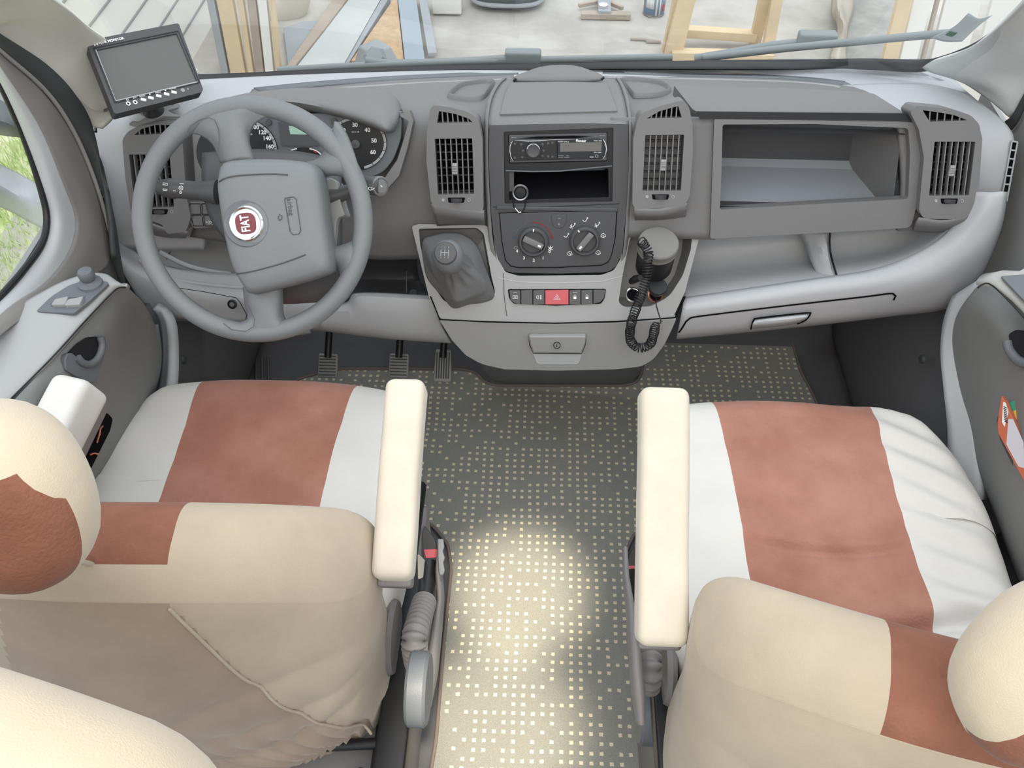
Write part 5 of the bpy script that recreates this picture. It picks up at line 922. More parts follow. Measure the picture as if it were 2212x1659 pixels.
tube('pull_lip', [DQ.off(.014).at(x, y) for x, y in ((2176, 738), (2180, 755), (2195, 775), (2212, 784), (2240, 790))], .008, 'slate', DR, n=12, smoothpts=24)
PQ = Plane(at(2190, 960, X=.785), (-1, -.2, .35), (0, -1, 0))
pk = plate('door_pocket', [(2152, 905), (2170, 880), (2215, 872), (2300, 880), (2300, 1200), (2240, 1110), (2160, 950)], PQ, .004, 'dark2', DR, off=.010, r=8, bevel=0)
# packets in the pocket
bx_ = empty('cardboard_box', at(2190, 980, X=.76), 'orange-red cardboard box standing in the passenger door pocket', 'box')
plate('box_side', [(2163, 855), (2172, 868), (2212, 962), (2260, 1060), (2262, 1130), (2212, 1040), (2156, 936), (2154, 915)], PQ, .008, mat('box_card_red', (.50, .13, .07), .55), bx_, off=.030, bevel=.001)
plate('paper_label', [(2178, 905), (2188, 905), (2214, 962), (2214, 1012), (2200, 1008), (2174, 960)], PQ, .0006, mat('label_paper', (.55, .55, .60), .6), bx_, off=.0308, bevel=0)
plate('barcode_patch', [(2167, 868), (2172, 870), (2178, 890), (2170, 922), (2164, 912)], PQ, .0006, 'white', bx_, off=.0308, bevel=0)
strokes('barcode_bars', [[(2168 + k * .3, 878 + k * 4), (2174 + k * .3, 881 + k * 4)] for k in range(9)], PQ.off(.031), .0012, 'black', bx_)
bg_ = empty('snack_packet', at(2200, 900, X=.78), 'green and yellow snack packet behind the orange-red box', 'packet')
plate('packet_body', [(2178, 872), (2195, 862), (2230, 850), (2280, 900), (2270, 1050), (2212, 950), (2192, 905)], PQ, .007, mat('packet_green', (.04, .28, .17), .35, spec=.5, bump=.3, bscale=40), bg_, off=.0205, r=5, bevel=.003)
plate('packet_band', [(2188, 888), (2212, 878), (2260, 900), (2260, 960), (2212, 940), (2195, 905)], PQ, .001, mat('packet_yellow', (.65, .38, .05), .4), bg_, off=.0212, r=3, bevel=0)
plate('packet_patch', [(2200, 915), (2225, 905), (2250, 950), (2230, 960)], PQ, .001, 'red', bg_, off=.0222, r=3, bevel=0)
for sx, dd_ in ((-1, DL), (1, DR)):
    for (y0, y1, z1) in ((.2, 1.78, .795),):
        boxobj('door_shell', (min(sx * .925, sx * .915), y0, .0), (max(sx * .925, sx * .915), y1, z1), 'mid', dd_)
cw_ = boxobj('trim_6', (-.60, 1.90, .60), (.70, 1.985, .692), 'seal'); cw_['kind'] = 'structure'
# pedals
def pedal(px, w, h, col_, lab, tilt=.6, ribs=7, narrow=0):
    c = at(*px, Z=.13); R = frame((1, 0, 0), (0, .78, .62)); e = empty('pedal', c, lab, 'pedal', 'foot pedals')
    bm = bmesh.new(); rbox_bm(bm, (w, h, .014), .005, (2, 2, 1), lambda p: c + R @ Vector((p.x * (1 - narrow * p.y / h), p.y, p.z))); finish('pedal_pad', bm, col_, e)
    bm = bmesh.new()
    for k in range(ribs):
        v = (k + .5) / ribs - .5
        if narrow: rbox_bm(bm, (.003, h * .8, .004), .001, (1, 1, 1), lambda p: c + R @ (p + Vector((v * w * .85, 0, .008))))
        else: rbox_bm(bm, (w * .86, .0035, .004), .001, (1, 1, 1), lambda p: c + R @ (p + Vector((0, v * h * .9, .008))))
    o = finish('pedal_ribs', bm, 'seal', e); o['kind'] = 'stuff'
    tube('pedal_arm', [c + Vector((0, .01, .02)), c + Vector((.01, .14, .16)), c + Vector((.01, .20, .40))], .009, 'black', e, n=8)
pedal((709, 790), .050, .062, 'mid', 'ribbed clutch pedal, leftmost of the three'); pedal((862, 790), .050, .062, 'mid', 'ribbed brake pedal between the two others'); pedal((957, 790), .044, .085, 'mid', 'narrow upright accelerator pedal beside the centre console', ribs=6, narrow=.18)
bm = bmesh.new()
for k in range(8): sweep(bm, [at(488 + k * 13, 772, Z=.0), at(486 + k * 13.5, 830, Z=.0)], .004, 6)
fr2 = finish('trim_11', bm, 'rubber', None); fr2['kind'] = 'structure'
# ---------------------------------------------------------------- A pillars
pl_ = loft('trim_3', [[q] + [at(x, y, X=X) for x, y, X in r] for q, r in zip((Vector((-.60, 1.05, 1.62)), Vector((-.68, 1.02, 1.60)), Vector((-.78, .98, 1.58)), Vector((-.83, .95, 1.56))), ([(-80, -70, -.66), (60, -30, -.72), (150, 25, -.76), (219, 79, -.79), (330, 140, -.77), (430, 158, -.72)], [(-90, -30, -.74), (40, 10, -.78), (130, 60, -.80), (200, 120, -.82), (300, 195, -.81), (400, 190, -.76)], [(-100, 20, -.83), (20, 60, -.845), (120, 135, -.852), (180, 200, -.852), (222, 240, -.845), (300, 212, -.82)], [(-100, 60, -.86), (10, 92, -.86), (110, 158, -.86), (165, 215, -.86), (203, 275, -.86), (218, 268, -.85)]))]
   , 'headl', None, nu=50, nv=20, solid=.01); pl_['kind'] = 'structure'
pr_ = loft('trim_4', [[q] + [at(x, y, X=X) for x, y, X in r] for q, r in zip((Vector((.60, 1.05, 1.62)), Vector((.68, 1.02, 1.60)), Vector((.78, .98, 1.58)), Vector((.83, .95, 1.56))), ([(2290, -70, .70), (2212, 12, .74), (2130, 82, .78), (2080, 112, .79), (2010, 135, .78), (1992, 146, .78)], [(2300, -30, .78), (2235, 45, .80), (2160, 115, .82), (2115, 145, .82), (2060, 158, .81), (2008, 156, .79)], [(2310, 20, .85), (2250, 110, .87), (2200, 170, .88), (2165, 200, .87), (2125, 196, .86), (2080, 180, .84)], [(2320, 60, .89), (2260, 150, .89), (2212, 205, .89), (2196, 236, .89), (2184, 256, .89), (2150, 226, .885)]))]
   , mat('pillar_trim_right', (.62, .63, .62), .8, .2, 500, spec=.2), None, nu=50, nv=20, solid=.01); pr_['kind'] = 'structure'
# ---------------------------------------------------------------- windscreen
gm = bpy.data.materials.new('clear_glass'); gm.use_nodes = True; nt = gm.node_tree; nt.nodes.remove(nt.nodes['Principled BSDF']); o_ = nt.nodes['Material Output']; tr = nt.nodes.new('ShaderNodeBsdfTransparent'); tr.inputs[0].default_value = (.97, .985, .98, 1); gs = nt.nodes.new('ShaderNodeBsdfGlossy'); gs.inputs['Roughness'].default_value = .02; lw = nt.nodes.new('ShaderNodeLayerWeight'); pw = nt.nodes.new('ShaderNodeMath'); pw.operation = 'POWER'; pw.inputs[1].default_value = 5; ad = nt.nodes.new('ShaderNodeMath'); ad.operation = 'MULTIPLY_ADD'; ad.inputs[1].default_value = .6; ad.inputs[2].default_value = .04; mi = nt.nodes.new('ShaderNodeMixShader')
nt.links.new(lw.outputs['Facing'], pw.inputs[0]); nt.links.new(pw.outputs[0], ad.inputs[0]); nt.links.new(ad.outputs[0], mi.inputs[0]); nt.links.new(tr.outputs[0], mi.inputs[1]); nt.links.new(gs.outputs[0], mi.inputs[2]); nt.links.new(mi.outputs[0], o_.inputs[0]); M['glass'] = gm
WS = Plane((0, 1.868, .795), (0, -.62, .785) if False else (0, -.70, -.71))
bm = bmesh.new(); rowsw = []
for k in range(9):
    z = .775 + k * .10; y = 1.885 - (z - .775) * 1.02
    rowsw.append([bm.verts.new((x, y - .10 * (abs(x) / .9) ** 2.4, z)) for x in [-.88 + 1.80 * i / 30 for i in range(31)]])
for A, B in zip(rowsw, rowsw[1:]):
    for i in range(30): bm.faces.new((A[i], A[i + 1], B[i + 1], B[i]))
wsn = finish('window_1', bm, 'glass', None, smooth=60, solid=.0); wsn['kind'] = 'structure'
# black frit band at the foot of the screen
fb = loft('trim_5', [[at(x, y, Y=Y) for x, y, Y in r] for r in ([(395, 152, 1.80), (440, 160, 1.83), (700, 149, 1.85), (1000, 140, 1.86), (1300, 134, 1.86), (1600, 129, 1.88), (1850, 128, 1.86), (1985, 129, 1.82), (2030, 122, 1.79), (2080, 104, 1.76), (2130, 76, 1.72), (2212, 5, 1.64)], [(398, 164, 1.79), (440, 173, 1.81), (700, 161, 1.83), (1000, 153, 1.84), (1300, 148, 1.84), (1600, 148, 1.84), (1850, 150, 1.86), (1990, 156, 1.81), (2030, 135, 1.78), (2082, 111, 1.75), (2133, 82, 1.71), (2216, 10, 1.63)])], 'black', None, nu=80, nv=4, solid=.004); fb['kind'] = 'structure'
# paper sticker in the corner of the screen
SKP = Plane(at(2075, 70, Y=1.70), (-.35, -.72, -.45))
sk = loft('windscreen_sticker', [[at(x, y, Y=Y) for x, y, Y in r] for r in ([(2092, 28, 1.66), (2115, 40, 1.655), (2144, 33, 1.65)], [(2060, 58, 1.69), (2085, 66, 1.685), (2112, 58, 1.68)], [(2012, 82, 1.72), (2040, 90, 1.715), (2078, 90, 1.70)])], mat('sticker_paper', (.50, .54, .56), .6), None, nu=16, nv=12, solid=.0006); tag(sk, 'curled paper sticker in the lower right corner of the windscreen', 'sticker')
loft('green_print', [[at(x, y, Y=Y - .003) for x, y, Y in r] for r in ([(2052, 68, 1.698), (2062, 71, 1.697), (2074, 70, 1.696)], [(2042, 76, 1.708), (2058, 80, 1.706), (2070, 79, 1.704)])], mat('sticker_green', (.06, .16, .08), .6), sk, nu=8, nv=4, solid=.0004)
# wipers outside
def wiper(name, blade, arm, clipx, lab):
    e = empty(name, at(*arm[0][:2], Y=arm[0][2]), lab, 'wiper', 'windscreen wipers')
    tube('wiper_blade', [at(x, y, Y=Y) for x, y, Y in blade], .011, M['wiper'], e, n=8, smoothpts=30, flat=.8); tube('wiper_arm', [at(x, y, Y=Y) for x, y, Y in arm], .010, M['wiper'], e, n=8, smoothpts=30)
    x, y, Y = clipx; rbox('blade_clip', (.085, .03, .03), .006, M['wiper'], e, nseg=(1, 1, 1), loc=at(x, y, Y=Y)); return e
M['wiper'] = mat('weathered_wiper_grey', (.24, .265, .27), .6)
wiper('wiper', [(600, 152, 1.93), (800, 141, 1.945), (1100, 131, 1.955), (1452, 124, 1.955)], [(790, 131, 1.95), (850, 137, 1.95), (1000, 133, 1.955), (1130, 124, 1.955)], (1130, 121, 1.96), 'grey wiper lying flat along the foot of the windscreen')
wiper('wiper', [(1520, 125, 1.94), (1700, 104, 1.91), (1850, 90, 1.88), (2010, 75, 1.83), (2080, 70, 1.80)], [(1500, 127, 1.96), (1590, 112, 1.95), (1680, 97, 1.94), (1770, 90, 1.93)], (1765, 83, 1.925), 'grey wiper raised across the right side of the windscreen')
lathe('wiper_cap', at(810, 124, Y=1.97), (0, -.5, .8), [(.03, -.02), (.03, 0), (.02, .01), (.0001, .012)], M['wiper'], bpy.data.objects['wiper'], n=6)
# ================================================================ captain seats
def sstep(a, b, x): t = max(0, min(1, (x - a) / (b - a))); return t * t * (3 - 2 * t)
def fold(p, seed, amp, sc, dirv):
    """soft cloth folds: stretched noise"""
    q = Vector((p.dot(Vector(dirv)) * sc, (p - Vector(dirv) * p.dot(Vector(dirv))).length * sc * .18, seed))
    return amp * (abs(noise.noise(q)) ** .8)
def captain_seat(cx, y0, name_label, side, piv_y, alpha, head, zc=.50, seed=0., yaw=0.0, back=None, drop=.16):
    """side=+1: aisle on the right of the seat (driver), -1: aisle on its left"""
    s = empty('captain_seat', (cx, y0 - .25, 0), name_label, 'seat', 'captain seats in the cab')
    # ---- cushion
    W2, L2, T = .60, .60, .17
    def cw(p):
        x, y, z = p; ny = max(0, y / (L2 / 2)); nb = max(0, -y / (L2 / 2))
        x *= 1 - (.24 * ny ** 3.2 + .10 * nb ** 3) * sstep(.10, .30, abs(x)) + .15 * ny ** 2 * sstep(.3, .12, abs(x))
        y2 = y - .055 * (abs(x) / .3) ** 3.0 * (1 if y > 0 else 0)
        top = sstep(-.02, .06, z)
        z2 = z + top * (-.016 * (1 - (x / .3) ** 2) * (1 - ny ** 3) + .018 * (abs(x) / .3) ** 2 * (1 - ny ** 2) - .035 * ny ** 4)
        q = Vector((x, y, 0)); z2 += top * (fold(q + Vector((0, 0, 0)), seed, .010, 7, (.35, .94, 0)) + .006 * noise.noise(Vector((x * 5, y * 5, seed + 4))))
        if back: # creases where the cushion meets the backrest
            z2 += top * (-.020 * math.exp(-((y + .215 + .012 * math.cos(x * 11)) / .014) ** 2) * sstep(-.16, .02, x) * sstep(.26, .12, x) + .010 * math.exp(-((y + .18) / .028) ** 2) * sstep(-.2, .0, x) - .008 * math.exp(-((y + .085 - .9 * x * x) / .009) ** 2) * sstep(.16, .08, abs(x)) + .006 * math.exp(-((y + .065 - .9 * x * x) / .014) ** 2) * sstep(.2, .08, abs(x)) + sstep(.12, .18, x) * .005 * math.sin((y * 1.6 + x) * 55) * sstep(.28, .22, x))
        return Vector((cx + x, y0 - L2 / 2 + y2, zc - T / 2 + z2))
    bw = .142
    rbox('seat_cushion', (W2, L2, T), .065, ['seatw', 'brown'], s, nseg=(64, 84, 6), warp=cw, matfn=lambda c, n: 1 if abs(c.x) < bw + (.03 * max(0, c.y / .3) ** 2 if False else 0) else 0, snap=((bw,), None, None), rs=6)
    # ---- backrest, arched shoulders, leaning back by alpha
    Hh = .735; ca, sa = math.cos(alpha), math.sin(alpha)
    zb = .20; cy_, sy_ = math.cos(yaw), math.sin(yaw)
    def bwp(p):
        x, y, z = p; h = (z + Hh / 2) / Hh; hc = max(0, min(1, h))
        x0 = x; x *= 1 + (.02 * (1 - hc) + .05 * sstep(.5, .95, hc)) * sstep(.10, .27, abs(x))
        z2 = z - drop * (abs(x0) / .28) ** 2.4 * sstep(.30, 1.0, hc)
        wr = max(0, min(1, (.065 - y) / .13))   # 0 on the front face, 1 on the rear
        y2 = y - .075 * math.sin(math.pi * min(1, hc * .85 + .15)) * wr - .012 * (1 - (x / .27) ** 2) * (1 - wr) + .085 * (abs(x0) / .28) ** 2.2 * (1 - .35 * (1 - hc))
        q = Vector((x, z, 0)); rr = fold(q, seed + 9, .024, 8, (.55 * side, -.83, 0)) * sstep(.95, .5, hc) + .006 * noise.noise(Vector((x * 6, z * 6, seed)))
        k = math.exp(-((hc - .06) / .05) ** 2) * .018
        wy = max(0, min(1, -y / .06)); y2 -= rr * wy
        if y < 0: # gathers towards the lower inner corner
            d_ = Vector((x - side * .26, z + .27, 0)); an = math.atan2(d_.y, d_.x); y2 -= wy * .010 * math.sin(an * 34 + 5 * noise.noise(Vector((x * 8, z * 8, 2)))) * math.exp(-(d_.length / .24) ** 2)
        zz = z2 + Hh / 2
        yy = y2 * ca - zz * sa; return Vector((cx + x * cy_ - yy * sy_, piv_y + x * sy_ + yy * cy_, zb + zz * ca + y2 * sa))
    zl = (lambda x: .325 - max(0, x - .10) * 3.0) if side > 0 else (lambda x: .02 - max(0, x - .08) * 1.1)
    def bm_(c, n):
        if abs(c.x) > (.100 if side > 0 else .112): return 2 if c.y < -.02 and c.z < zl(abs(c.x)) else 0
        if c.y > .0: return 1
        return 1 if (c.z > Hh / 2 - .035 and (side < 0 or c.y > -.035)) else (2 if c.y < 0 and c.z < zl(abs(c.x)) else 0)
    bk = rbox('backrest', (.57, .13, Hh), .05, ['cream2', 'brown2', 'satin'], s, nseg=(64, 6, 84), warp=bwp, matfn=bm_, snap=((.100 if side > 0 else .112,), None, (Hh / 2 - .035,)), rs=6)
    # seams of the cover
    sm = []
    for sx in (side,):
        for zt in range(20):
            t = zt / 19; sm.append(bwp(Vector((sx * (.10 + .165 * t), -.067, zl(.10 + .165 * t)))))
    tube('cover_seam', cr(sm, 40), .0022, 'cream2', bk, n=6)
    # ---- headrest
    hx, hy, hz, hs, tilt = head
    R = Matrix.Rotation(tilt, 3, 'X') @ Matrix.Rotation(hs, 3, 'Y')
    def hw(p):
        x, y, z = p; x *= 1 - .16 * sstep(-.02, .11, z) - .10 * sstep(.02, -.11, z); y *= 1 - .12 * (abs(x) / .15) ** 2
        v = Vector((x, y, z)); v += v.normalized() * .005 * noise.noise(v * 9 + Vector((seed, 0, 0)))
        return Vector((hx, hy, hz)) + R @ v
    bm = bmesh.new(); rbox_bm(bm, (.30, .13, .185), .062, (24, 8, 16), hw, None, None, 6)
    HO = Vector((hx, hy, hz)); Ri = R.inverted(); sg = side
    pn = Vector((1.6, 0, 1)) if side > 0 else Vector((-2.5, 0, 1)); pc = .247 if side > 0 else .2575
    cuts = [(pn, pc), (Vector((0, 0, 1)), .06), (Vector((0, 1, 0)), -.02)]
    for n_, c_ in cuts:
        n1 = R @ n_.normalized(); bmesh.ops.bisect_plane(bm, geom=bm.verts[:] + bm.edges[:] + bm.faces[:], plane_co=HO + n1 * (c_ / n_.length), plane_no=n1)
    for f in bm.faces:
        l = Ri @ (f.calc_center_median() - HO); f.material_index = 1 if (l.y < -.02 and l.z < .06 and pn.dot(l) < pc) or (l.y > .045 and abs(l.x) < .1) else 0
    hr = finish('headrest', bm, ['cream3', 'brown2'], s, smooth=60)
    for sx in (-.05, .05): tube('headrest_post', [Vector((hx + sx * .6, hy + .0, hz - .08)), Vector((cx + sx, piv_y - .58 * sa, zb + .60 * ca))], .006, 'chrome', s, n=10)
    return s
def armrest(seat, a, b, w, t, pal_end=True, lab=None, roll=0.0, frontcut=False):
    """padded armrest from its pivot a (rear, centre of top face) to its tip b"""
    a, b = Vector(a), Vector(b); x = (b - a); L = x.length; y = Vector((0, 0, 1)).cross(x).normalized(); R = frame(x, y); z = (R @ Vector((0, 0, 1))); c = (a + b) / 2 - z * t / 2
    def f(p):
        q = p.copy(); q.x += .0; q.z += .0025 * noise.noise(p * 14 + a * 5) - .004 * (abs(p.x) / (L / 2)) ** 6; q.y += .002 * noise.noise(p * 9 + a)
        return c + R @ q
    ar = rbox('armrest', (L, w, t), .014, 'cream' if not frontcut else 'seatw', seat, nseg=(30, 6, 5), warp=f, rs=4)
    if lab: ar['label'] = lab
    # grey plastic body under the cover
    bm = bmesh.new(); rbox_bm(bm, (L * .97, w * .86, t * .55), .006, (2, 2, 2), lambda p: c + R @ (p + Vector((-.012, 0, -t * .42)))); finish('armrest_body', bm, 'bolster', ar)
    return ar
s1 = captain_seat(-.543, 1.20, 'driver seat in cream and brown velour behind the steering wheel', 1, .615, math.radians(7), (-.575, .435, 1.125, .02, -.25), seed=1.3, yaw=.02, drop=.21)
s2 = captain_seat(.472, 1.185, 'passenger seat in cream and brown velour facing the glove box', -1, -0.035 + .505, math.radians(7), (.505, .35, 1.015, .16, -.30), seed=5.1, yaw=-.20, back=True)
# armrests: ends measured as points in the cab
def pt(px, py, d): return at(px, py, d=d)
armrest(s1, (pt(795, 1250, 1.198) + pt(890, 1250, 1.198)) / 2, (pt(832, 812, 1.287) + pt(915, 812, 1.287)) / 2, .058, .058, lab='inner armrest of the driver seat')
armrest(s2, (pt(1380, 1400, 1.15) + pt(1490, 1400, 1.15)) / 2, (pt(1386, 832, 1.217) + pt(1493, 832, 1.217)) / 2, .068, .058, lab='inner armrest of the passenger seat')
armrest(s1, at(60, 985, X=-.765), at(150, 806, X=-.735), .062, .075, frontcut=True, lab='outer armrest of the driver seat')
# ---- hardware on the aisle side of each seat
def hardware(s, sd, X, pts, base):
    T = lambda px, py, x=X: at(px, py, X=x)
    bb = pts['buckle']; P = Plane(T(*bb), (sd * .25, -.55, .80), (1, 0, 0))
    red = pts['red']; o = plate('buckle_button', red, P, .012, 'red', s, off=.012, r=2, bevel=.002)
    plate('seatbelt_buckle', pts['shell'], P, .022, 'black', s, off=.010, r=4, bevel=.003)
    sv = [T(*p) for p in pts['sleeve']]; C = cr(sv, 120); rr = [.0165 + .0035 * math.cos(i / 120 * 2 * math.pi * pts['n']) for i in range(120)]
    tube('corrugated_sleeve', C, rr, 'bolster', s, n=18)
    tube('buckle_stem', [sv[0] + (sv[0] - sv[3]).normalized() * .0, T(*bb)], [.013, .016], 'black', s, n=14)
    k = pts['block']; KP = Plane(T(*k[0]), (0, -.62, .78)); kb = [KP.at(*p) for p in k]; c = sum(kb, Vector()) / len(kb); hw_ = abs(kb[0].x - kb[1].x) / 2
    lathe('hinge_block', Vector((c.x + hw_, c.y + .02, c.z - .045)), (-1, 0, 0), [(.0001, 0), (.048, 0), (.052, .004), (.052, 2 * hw_ - .004), (.048, 2 * hw_), (.0001, 2 * hw_)], 'slate', s, n=40)
    bar = [T(p[0], p[1], p[2]) for p in pts['bar']]; tube('recline_lever', bar, [.010, .013, .016, .020, .024, .016], 'bolster', s, n=14, smoothpts=0, flat=.45, up=(1, 0, 0))
    disc = T(*pts['disc']); lathe('recliner_cover', disc, (-sd, 0, 0), [(.0001, -.018), (.058, -.016), (.062, -.008), (.056, .0), (.0001, .003)], 'bolster', s, n=40)
    lo, hi = base; boxobj('seat_base', lo, hi, 'bolster', s, bevel=.01)
    tube('seat_rail', [Vector((X - sd * .06, .40, .335)), Vector((X - sd * .06, 1.02, .335))], .016, 'black', s, n=8)
    bm = bmesh.new(); rbox_bm(bm, (.05, .42, .05), .006, (1, 1, 1), lambda p: Vector((X - sd * .04, .62, .365)) + p); finish('slide_frame', bm, 'black', s)
    bm = bmesh.new(); rbox_bm(bm, (.46, .40, .07), .01, (1, 1, 1), lambda p: Vector((s.location.x, .80, .375)) + p); finish('cushion_frame', bm, 'black', s)
    tube('cross_rod', [Vector((X - sd * .02, .50, .375)), Vector((X - sd * .20, .49, .36)), Vector((X - sd * .40, .49, .36))], .009, 'black', s, n=10)
    bt = lathe('frame_bolt', Vector((X - sd * .085, .455, .355)), (0, -.6, .8), [(.012, 0), (.012, .007), (.0001, .008)], 'steel', s, n=6)
hardware(s1, 1, -.198, dict(buckle=(925, 1215), red=[(915, 1187), (945, 1186), (943, 1205), (920, 1206)], shell=[(918, 1135), (940, 1165), (946, 1186), (942, 1236), (938, 1302), (906, 1302), (914, 1210), (912, 1150)],
    sleeve=[(916, 1302), (905, 1340), (895, 1385), (901, 1435)], n=15, block=[(872, 1450), (918, 1450), (918, 1528), (874, 1530)],
    bar=[(952, 1168, -.178), (948, 1230, -.178), (951, 1290, -.178), (944, 1360, -.178), (932, 1450, -.178), (922, 1520, -.178)], disc=(836, 1375, -.262)), ((-.80, .42, .012), (-.235, .98, .33)))
hardware(s2, -1, .160, dict(buckle=(1368, 1240), red=[(1353, 1222), (1380, 1222), (1380, 1250), (1358, 1252)], shell=[(1362, 1190), (1378, 1175), (1390, 1200), (1392, 1300), (1372, 1310), (1358, 1250), (1354, 1215)],
    sleeve=[(1382, 1330), (1398, 1390), (1405, 1440), (1400, 1485)], n=13, block=[(1386, 1500), (1428, 1500), (1428, 1588), (1388, 1590)],
    bar=[(1350, 1185, .128), (1352, 1250, .128), (1362, 1320, .128), (1370, 1400, .13), (1378, 1490, .135), (1384, 1560, .14)], disc=(1452, 1440, .205)), ((.195, .38, .012), (.75, .95, .33)))
bm = bmesh.new(); vs = [bm.verts.new(at(x, y, X=-.205)) for x, y in ((902, 1198), (938, 1235), (903, 1250))]; bm.faces.new(vs); finish('cover_flap', bm, 'cream', s1, smooth=0, solid=.003)
# dark knob beside the driver's buckle
plate('lever_grip', [(946, 1164), (958, 1164), (960, 1182), (957, 1190), (961, 1205), (958, 1215), (961, 1232), (958, 1242), (949, 1242), (946, 1200)], Plane(at(953, 1200, X=-.165), (.2, -.5, .85), (1, 0, 0)), .01, 'slate', s1, r=2, bevel=.002)
# ---------------------------------------------------------------- third seat behind, only its rounded top shows
def rw(p):
    x, y, z = p; x *= 1 - .12 * sstep(.0, .12, z); v = Vector((x, y, z - .16 * max(0, (x + .05) / .3) ** 2)); return Vector((-.435, .145, 1.115)) + Matrix.Rotation(-.12, 3, 'Z') @ v
rs_ = rbox('rear_seat_back', (.50, .17, .46), .07, 'cream3', None, nseg=(24, 6, 20), warp=rw, rs=6); tag(rs_, 'rounded cream velour seat top nearest the camera, behind the driver seat', 'seat')
tube('piping', [rw(Vector((x, -.055, .2215))) + Vector((0, 0, .004)) for x in [(-.20 + .40 * i / 20) for i in range(21)]], .0025, 'cream', rs_, n=6)
# ================================================================ outside
GZ = -.45
M['dirt'] = mat('dusty_concrete', (.60, .565, .52), .95, .4, 30, vary=.35, vscale=2.5, spec=.1, col2=(.42, .39, .355))
M['pine'] = mat('pale_pine', (.78, .62, .42), .8, .2, 60, vary=.12, vscale=5, spec=.15)
M['old'] = mat('weathered_timber', (.52, .44, .37), .9, .3, 50, vary=.2, vscale=4, spec=.1)
M['osb'] = mat('chipboard', (.66, .47, .30), .9, .3, 40, vary=.22, vscale=22, spec=.1)
M['clad'] = mat('white_cladding', (.82, .80, .76), .7, .2, 40, spec=.2)
M['slab'] = mat('grey_slab', (.42, .44, .46), .9, .2, 60, vary=.15, vscale=3)
M['slab2'] = mat('pale_slab', (.60, .61, .60), .9, .2, 60, vary=.1, vscale=3)
M['grass'] = mat('sunlit_grass', (.50, .60, .26), .9, vary=.5, vscale=14, col2=(.80, .76, .55), spec=.1)
def gnd(px, py, dz=0): return at(px, py, Z=GZ + dz)
o = boxobj('barn_ground', (-2.2, 2.2, GZ - .05), (6, 14, GZ), 'dirt'); o['kind'] = 'structure'
o = boxobj('lawn_ground', (-9, -3, GZ - .06), (-.9, 3.6, GZ - .01), 'grass'); o['kind'] = 'structure'
# blades of grass outside the driver's window
bm = bmesh.new(); random.seed(3)
for i in range(9000):
    x = random.uniform(-3.4, -1.5); y = random.uniform(1.7, 3.4); a = random.uniform(0, 6.28); h = random.uniform(.03, .09); w = .004; l = random.uniform(-.04, .04); m_ = random.uniform(-.04, .04)
    A = [bm.verts.new((x + math.cos(a) * w, y + math.sin(a) * w, GZ - .01)), bm.verts.new((x - math.cos(a) * w, y - math.sin(a) * w, GZ - .01)), bm.verts.new((x + l, y + m_, GZ + h))]; bm.faces.new(A)
g = finish('grass_blades', bm, mat('grass_blade', (.55, .68, .28), .8, vary=.5, vscale=3, col2=(.85, .84, .60)), None, smooth=0, recalc=False); tag(g, 'bright sunlit grass outside the driver side window', 'grass', kind='stuff')
# white boarded wall at the left
wl_ = boxobj('white_boarding', (-1.90, 2.95, GZ), (-1.83, 8.2, 3.0), 'clad'); 
wl_.name = 'boarded_wall'; tag(wl_, 'white boarded wall at the left beyond the windscreen', 'wall')
bm = bmesh.new()
for k in range(16): sweep(bm, [(-1.826, 2.95, GZ + .15 + k * .15), (-1.826, 8.2, GZ + .15 + k * .15)], .005, 4)
finish('board_grooves', bm, 'mid', wl_, smooth=0)
def up(px, py, Y): return at(px, py, Y=Y)
def timber(name, a, b, w, t, mt, lab, cat='board', group=None, upv=(0, 0, 1)):
    o = board(name, a, b, w, t, mt, None, upv); tag(o, lab, cat, group); return o
# leaning timbers at the left
timber('timber_post', gnd(516, 157), up(480, -40, 4.15), .075, .04, 'pine', 'widest pale plank of the upright bundle beside the white wall', 'plank', None, (0, 1, 0))
timber('timber_post', gnd(544, 157), up(515, -40, 4.15), .026, .04, 'pine', 'narrow pale batten leaning just right of the widest plank', 'plank', None, (0, 1, 0))
timber('timber_post', gnd(488, 157), up(449, -40, 4.15), .035, .04, 'slab', 'grey-green batten leaning closest to the white wall', 'plank', None, (0, 1, 0))
timber('timber_post', gnd(563, 157), up(540, -40, 4.15), .04, .03, 'old', 'broad brownish plank in the middle of the upright bundle', 'plank', None, (0, 1, 0))
timber('timber_post', gnd(584, 157), up(564, -40, 4.15), .042, .04, 'clad', 'whitish post right of the brownish plank', 'plank', None, (0, 1, 0))
timber('timber_post', gnd(603, 157), up(585, -40, 4.15), .022, .04, 'pine', 'thin post with a knot edge at the right of the upright bundle', 'plank', None, (0, 1, 0))
def flat(name, px, dz, h, mt, lab, cat):
    o = plate(name, px, Plane((0, 0, GZ + dz), (0, 0, 1)), h, mt, None, bevel=.002); tag(o, lab, cat); return o
flat('concrete_ledge', [(622, 140), (612, 60), (655, 45), (705, 45), (660, 100), (630, 145)], .03, .03, 'slab', 'grey concrete ledge between the upright planks and the sloping beam', 'ledge')
o = tube('fabric_roll', [up(560, 12, 4.7), up(600, 18, 4.7), up(628, 8, 4.7), up(640, -30, 4.7)], [.09, .10, .095, .08], mat('cream_roll', (.66, .62, .53), .8), None, n=20, smoothpts=20); tag(o, 'cream rounded roll hanging behind the upright planks', 'roll')
flat('sloping_beam', [(610, 156), (628, 152), (700, 62), (770, -30), (738, -30), (690, 40)], .05, .04, 'old', 'brownish beam running away to the right beyond the windscreen', 'beam')
flat('pale_panel', [(634, 152), (742, 140), (835, -25), (775, -30), (706, 60)], .04, .03, 'slab2', 'wide pale grey panel lying beside the sloping beam', 'panel')
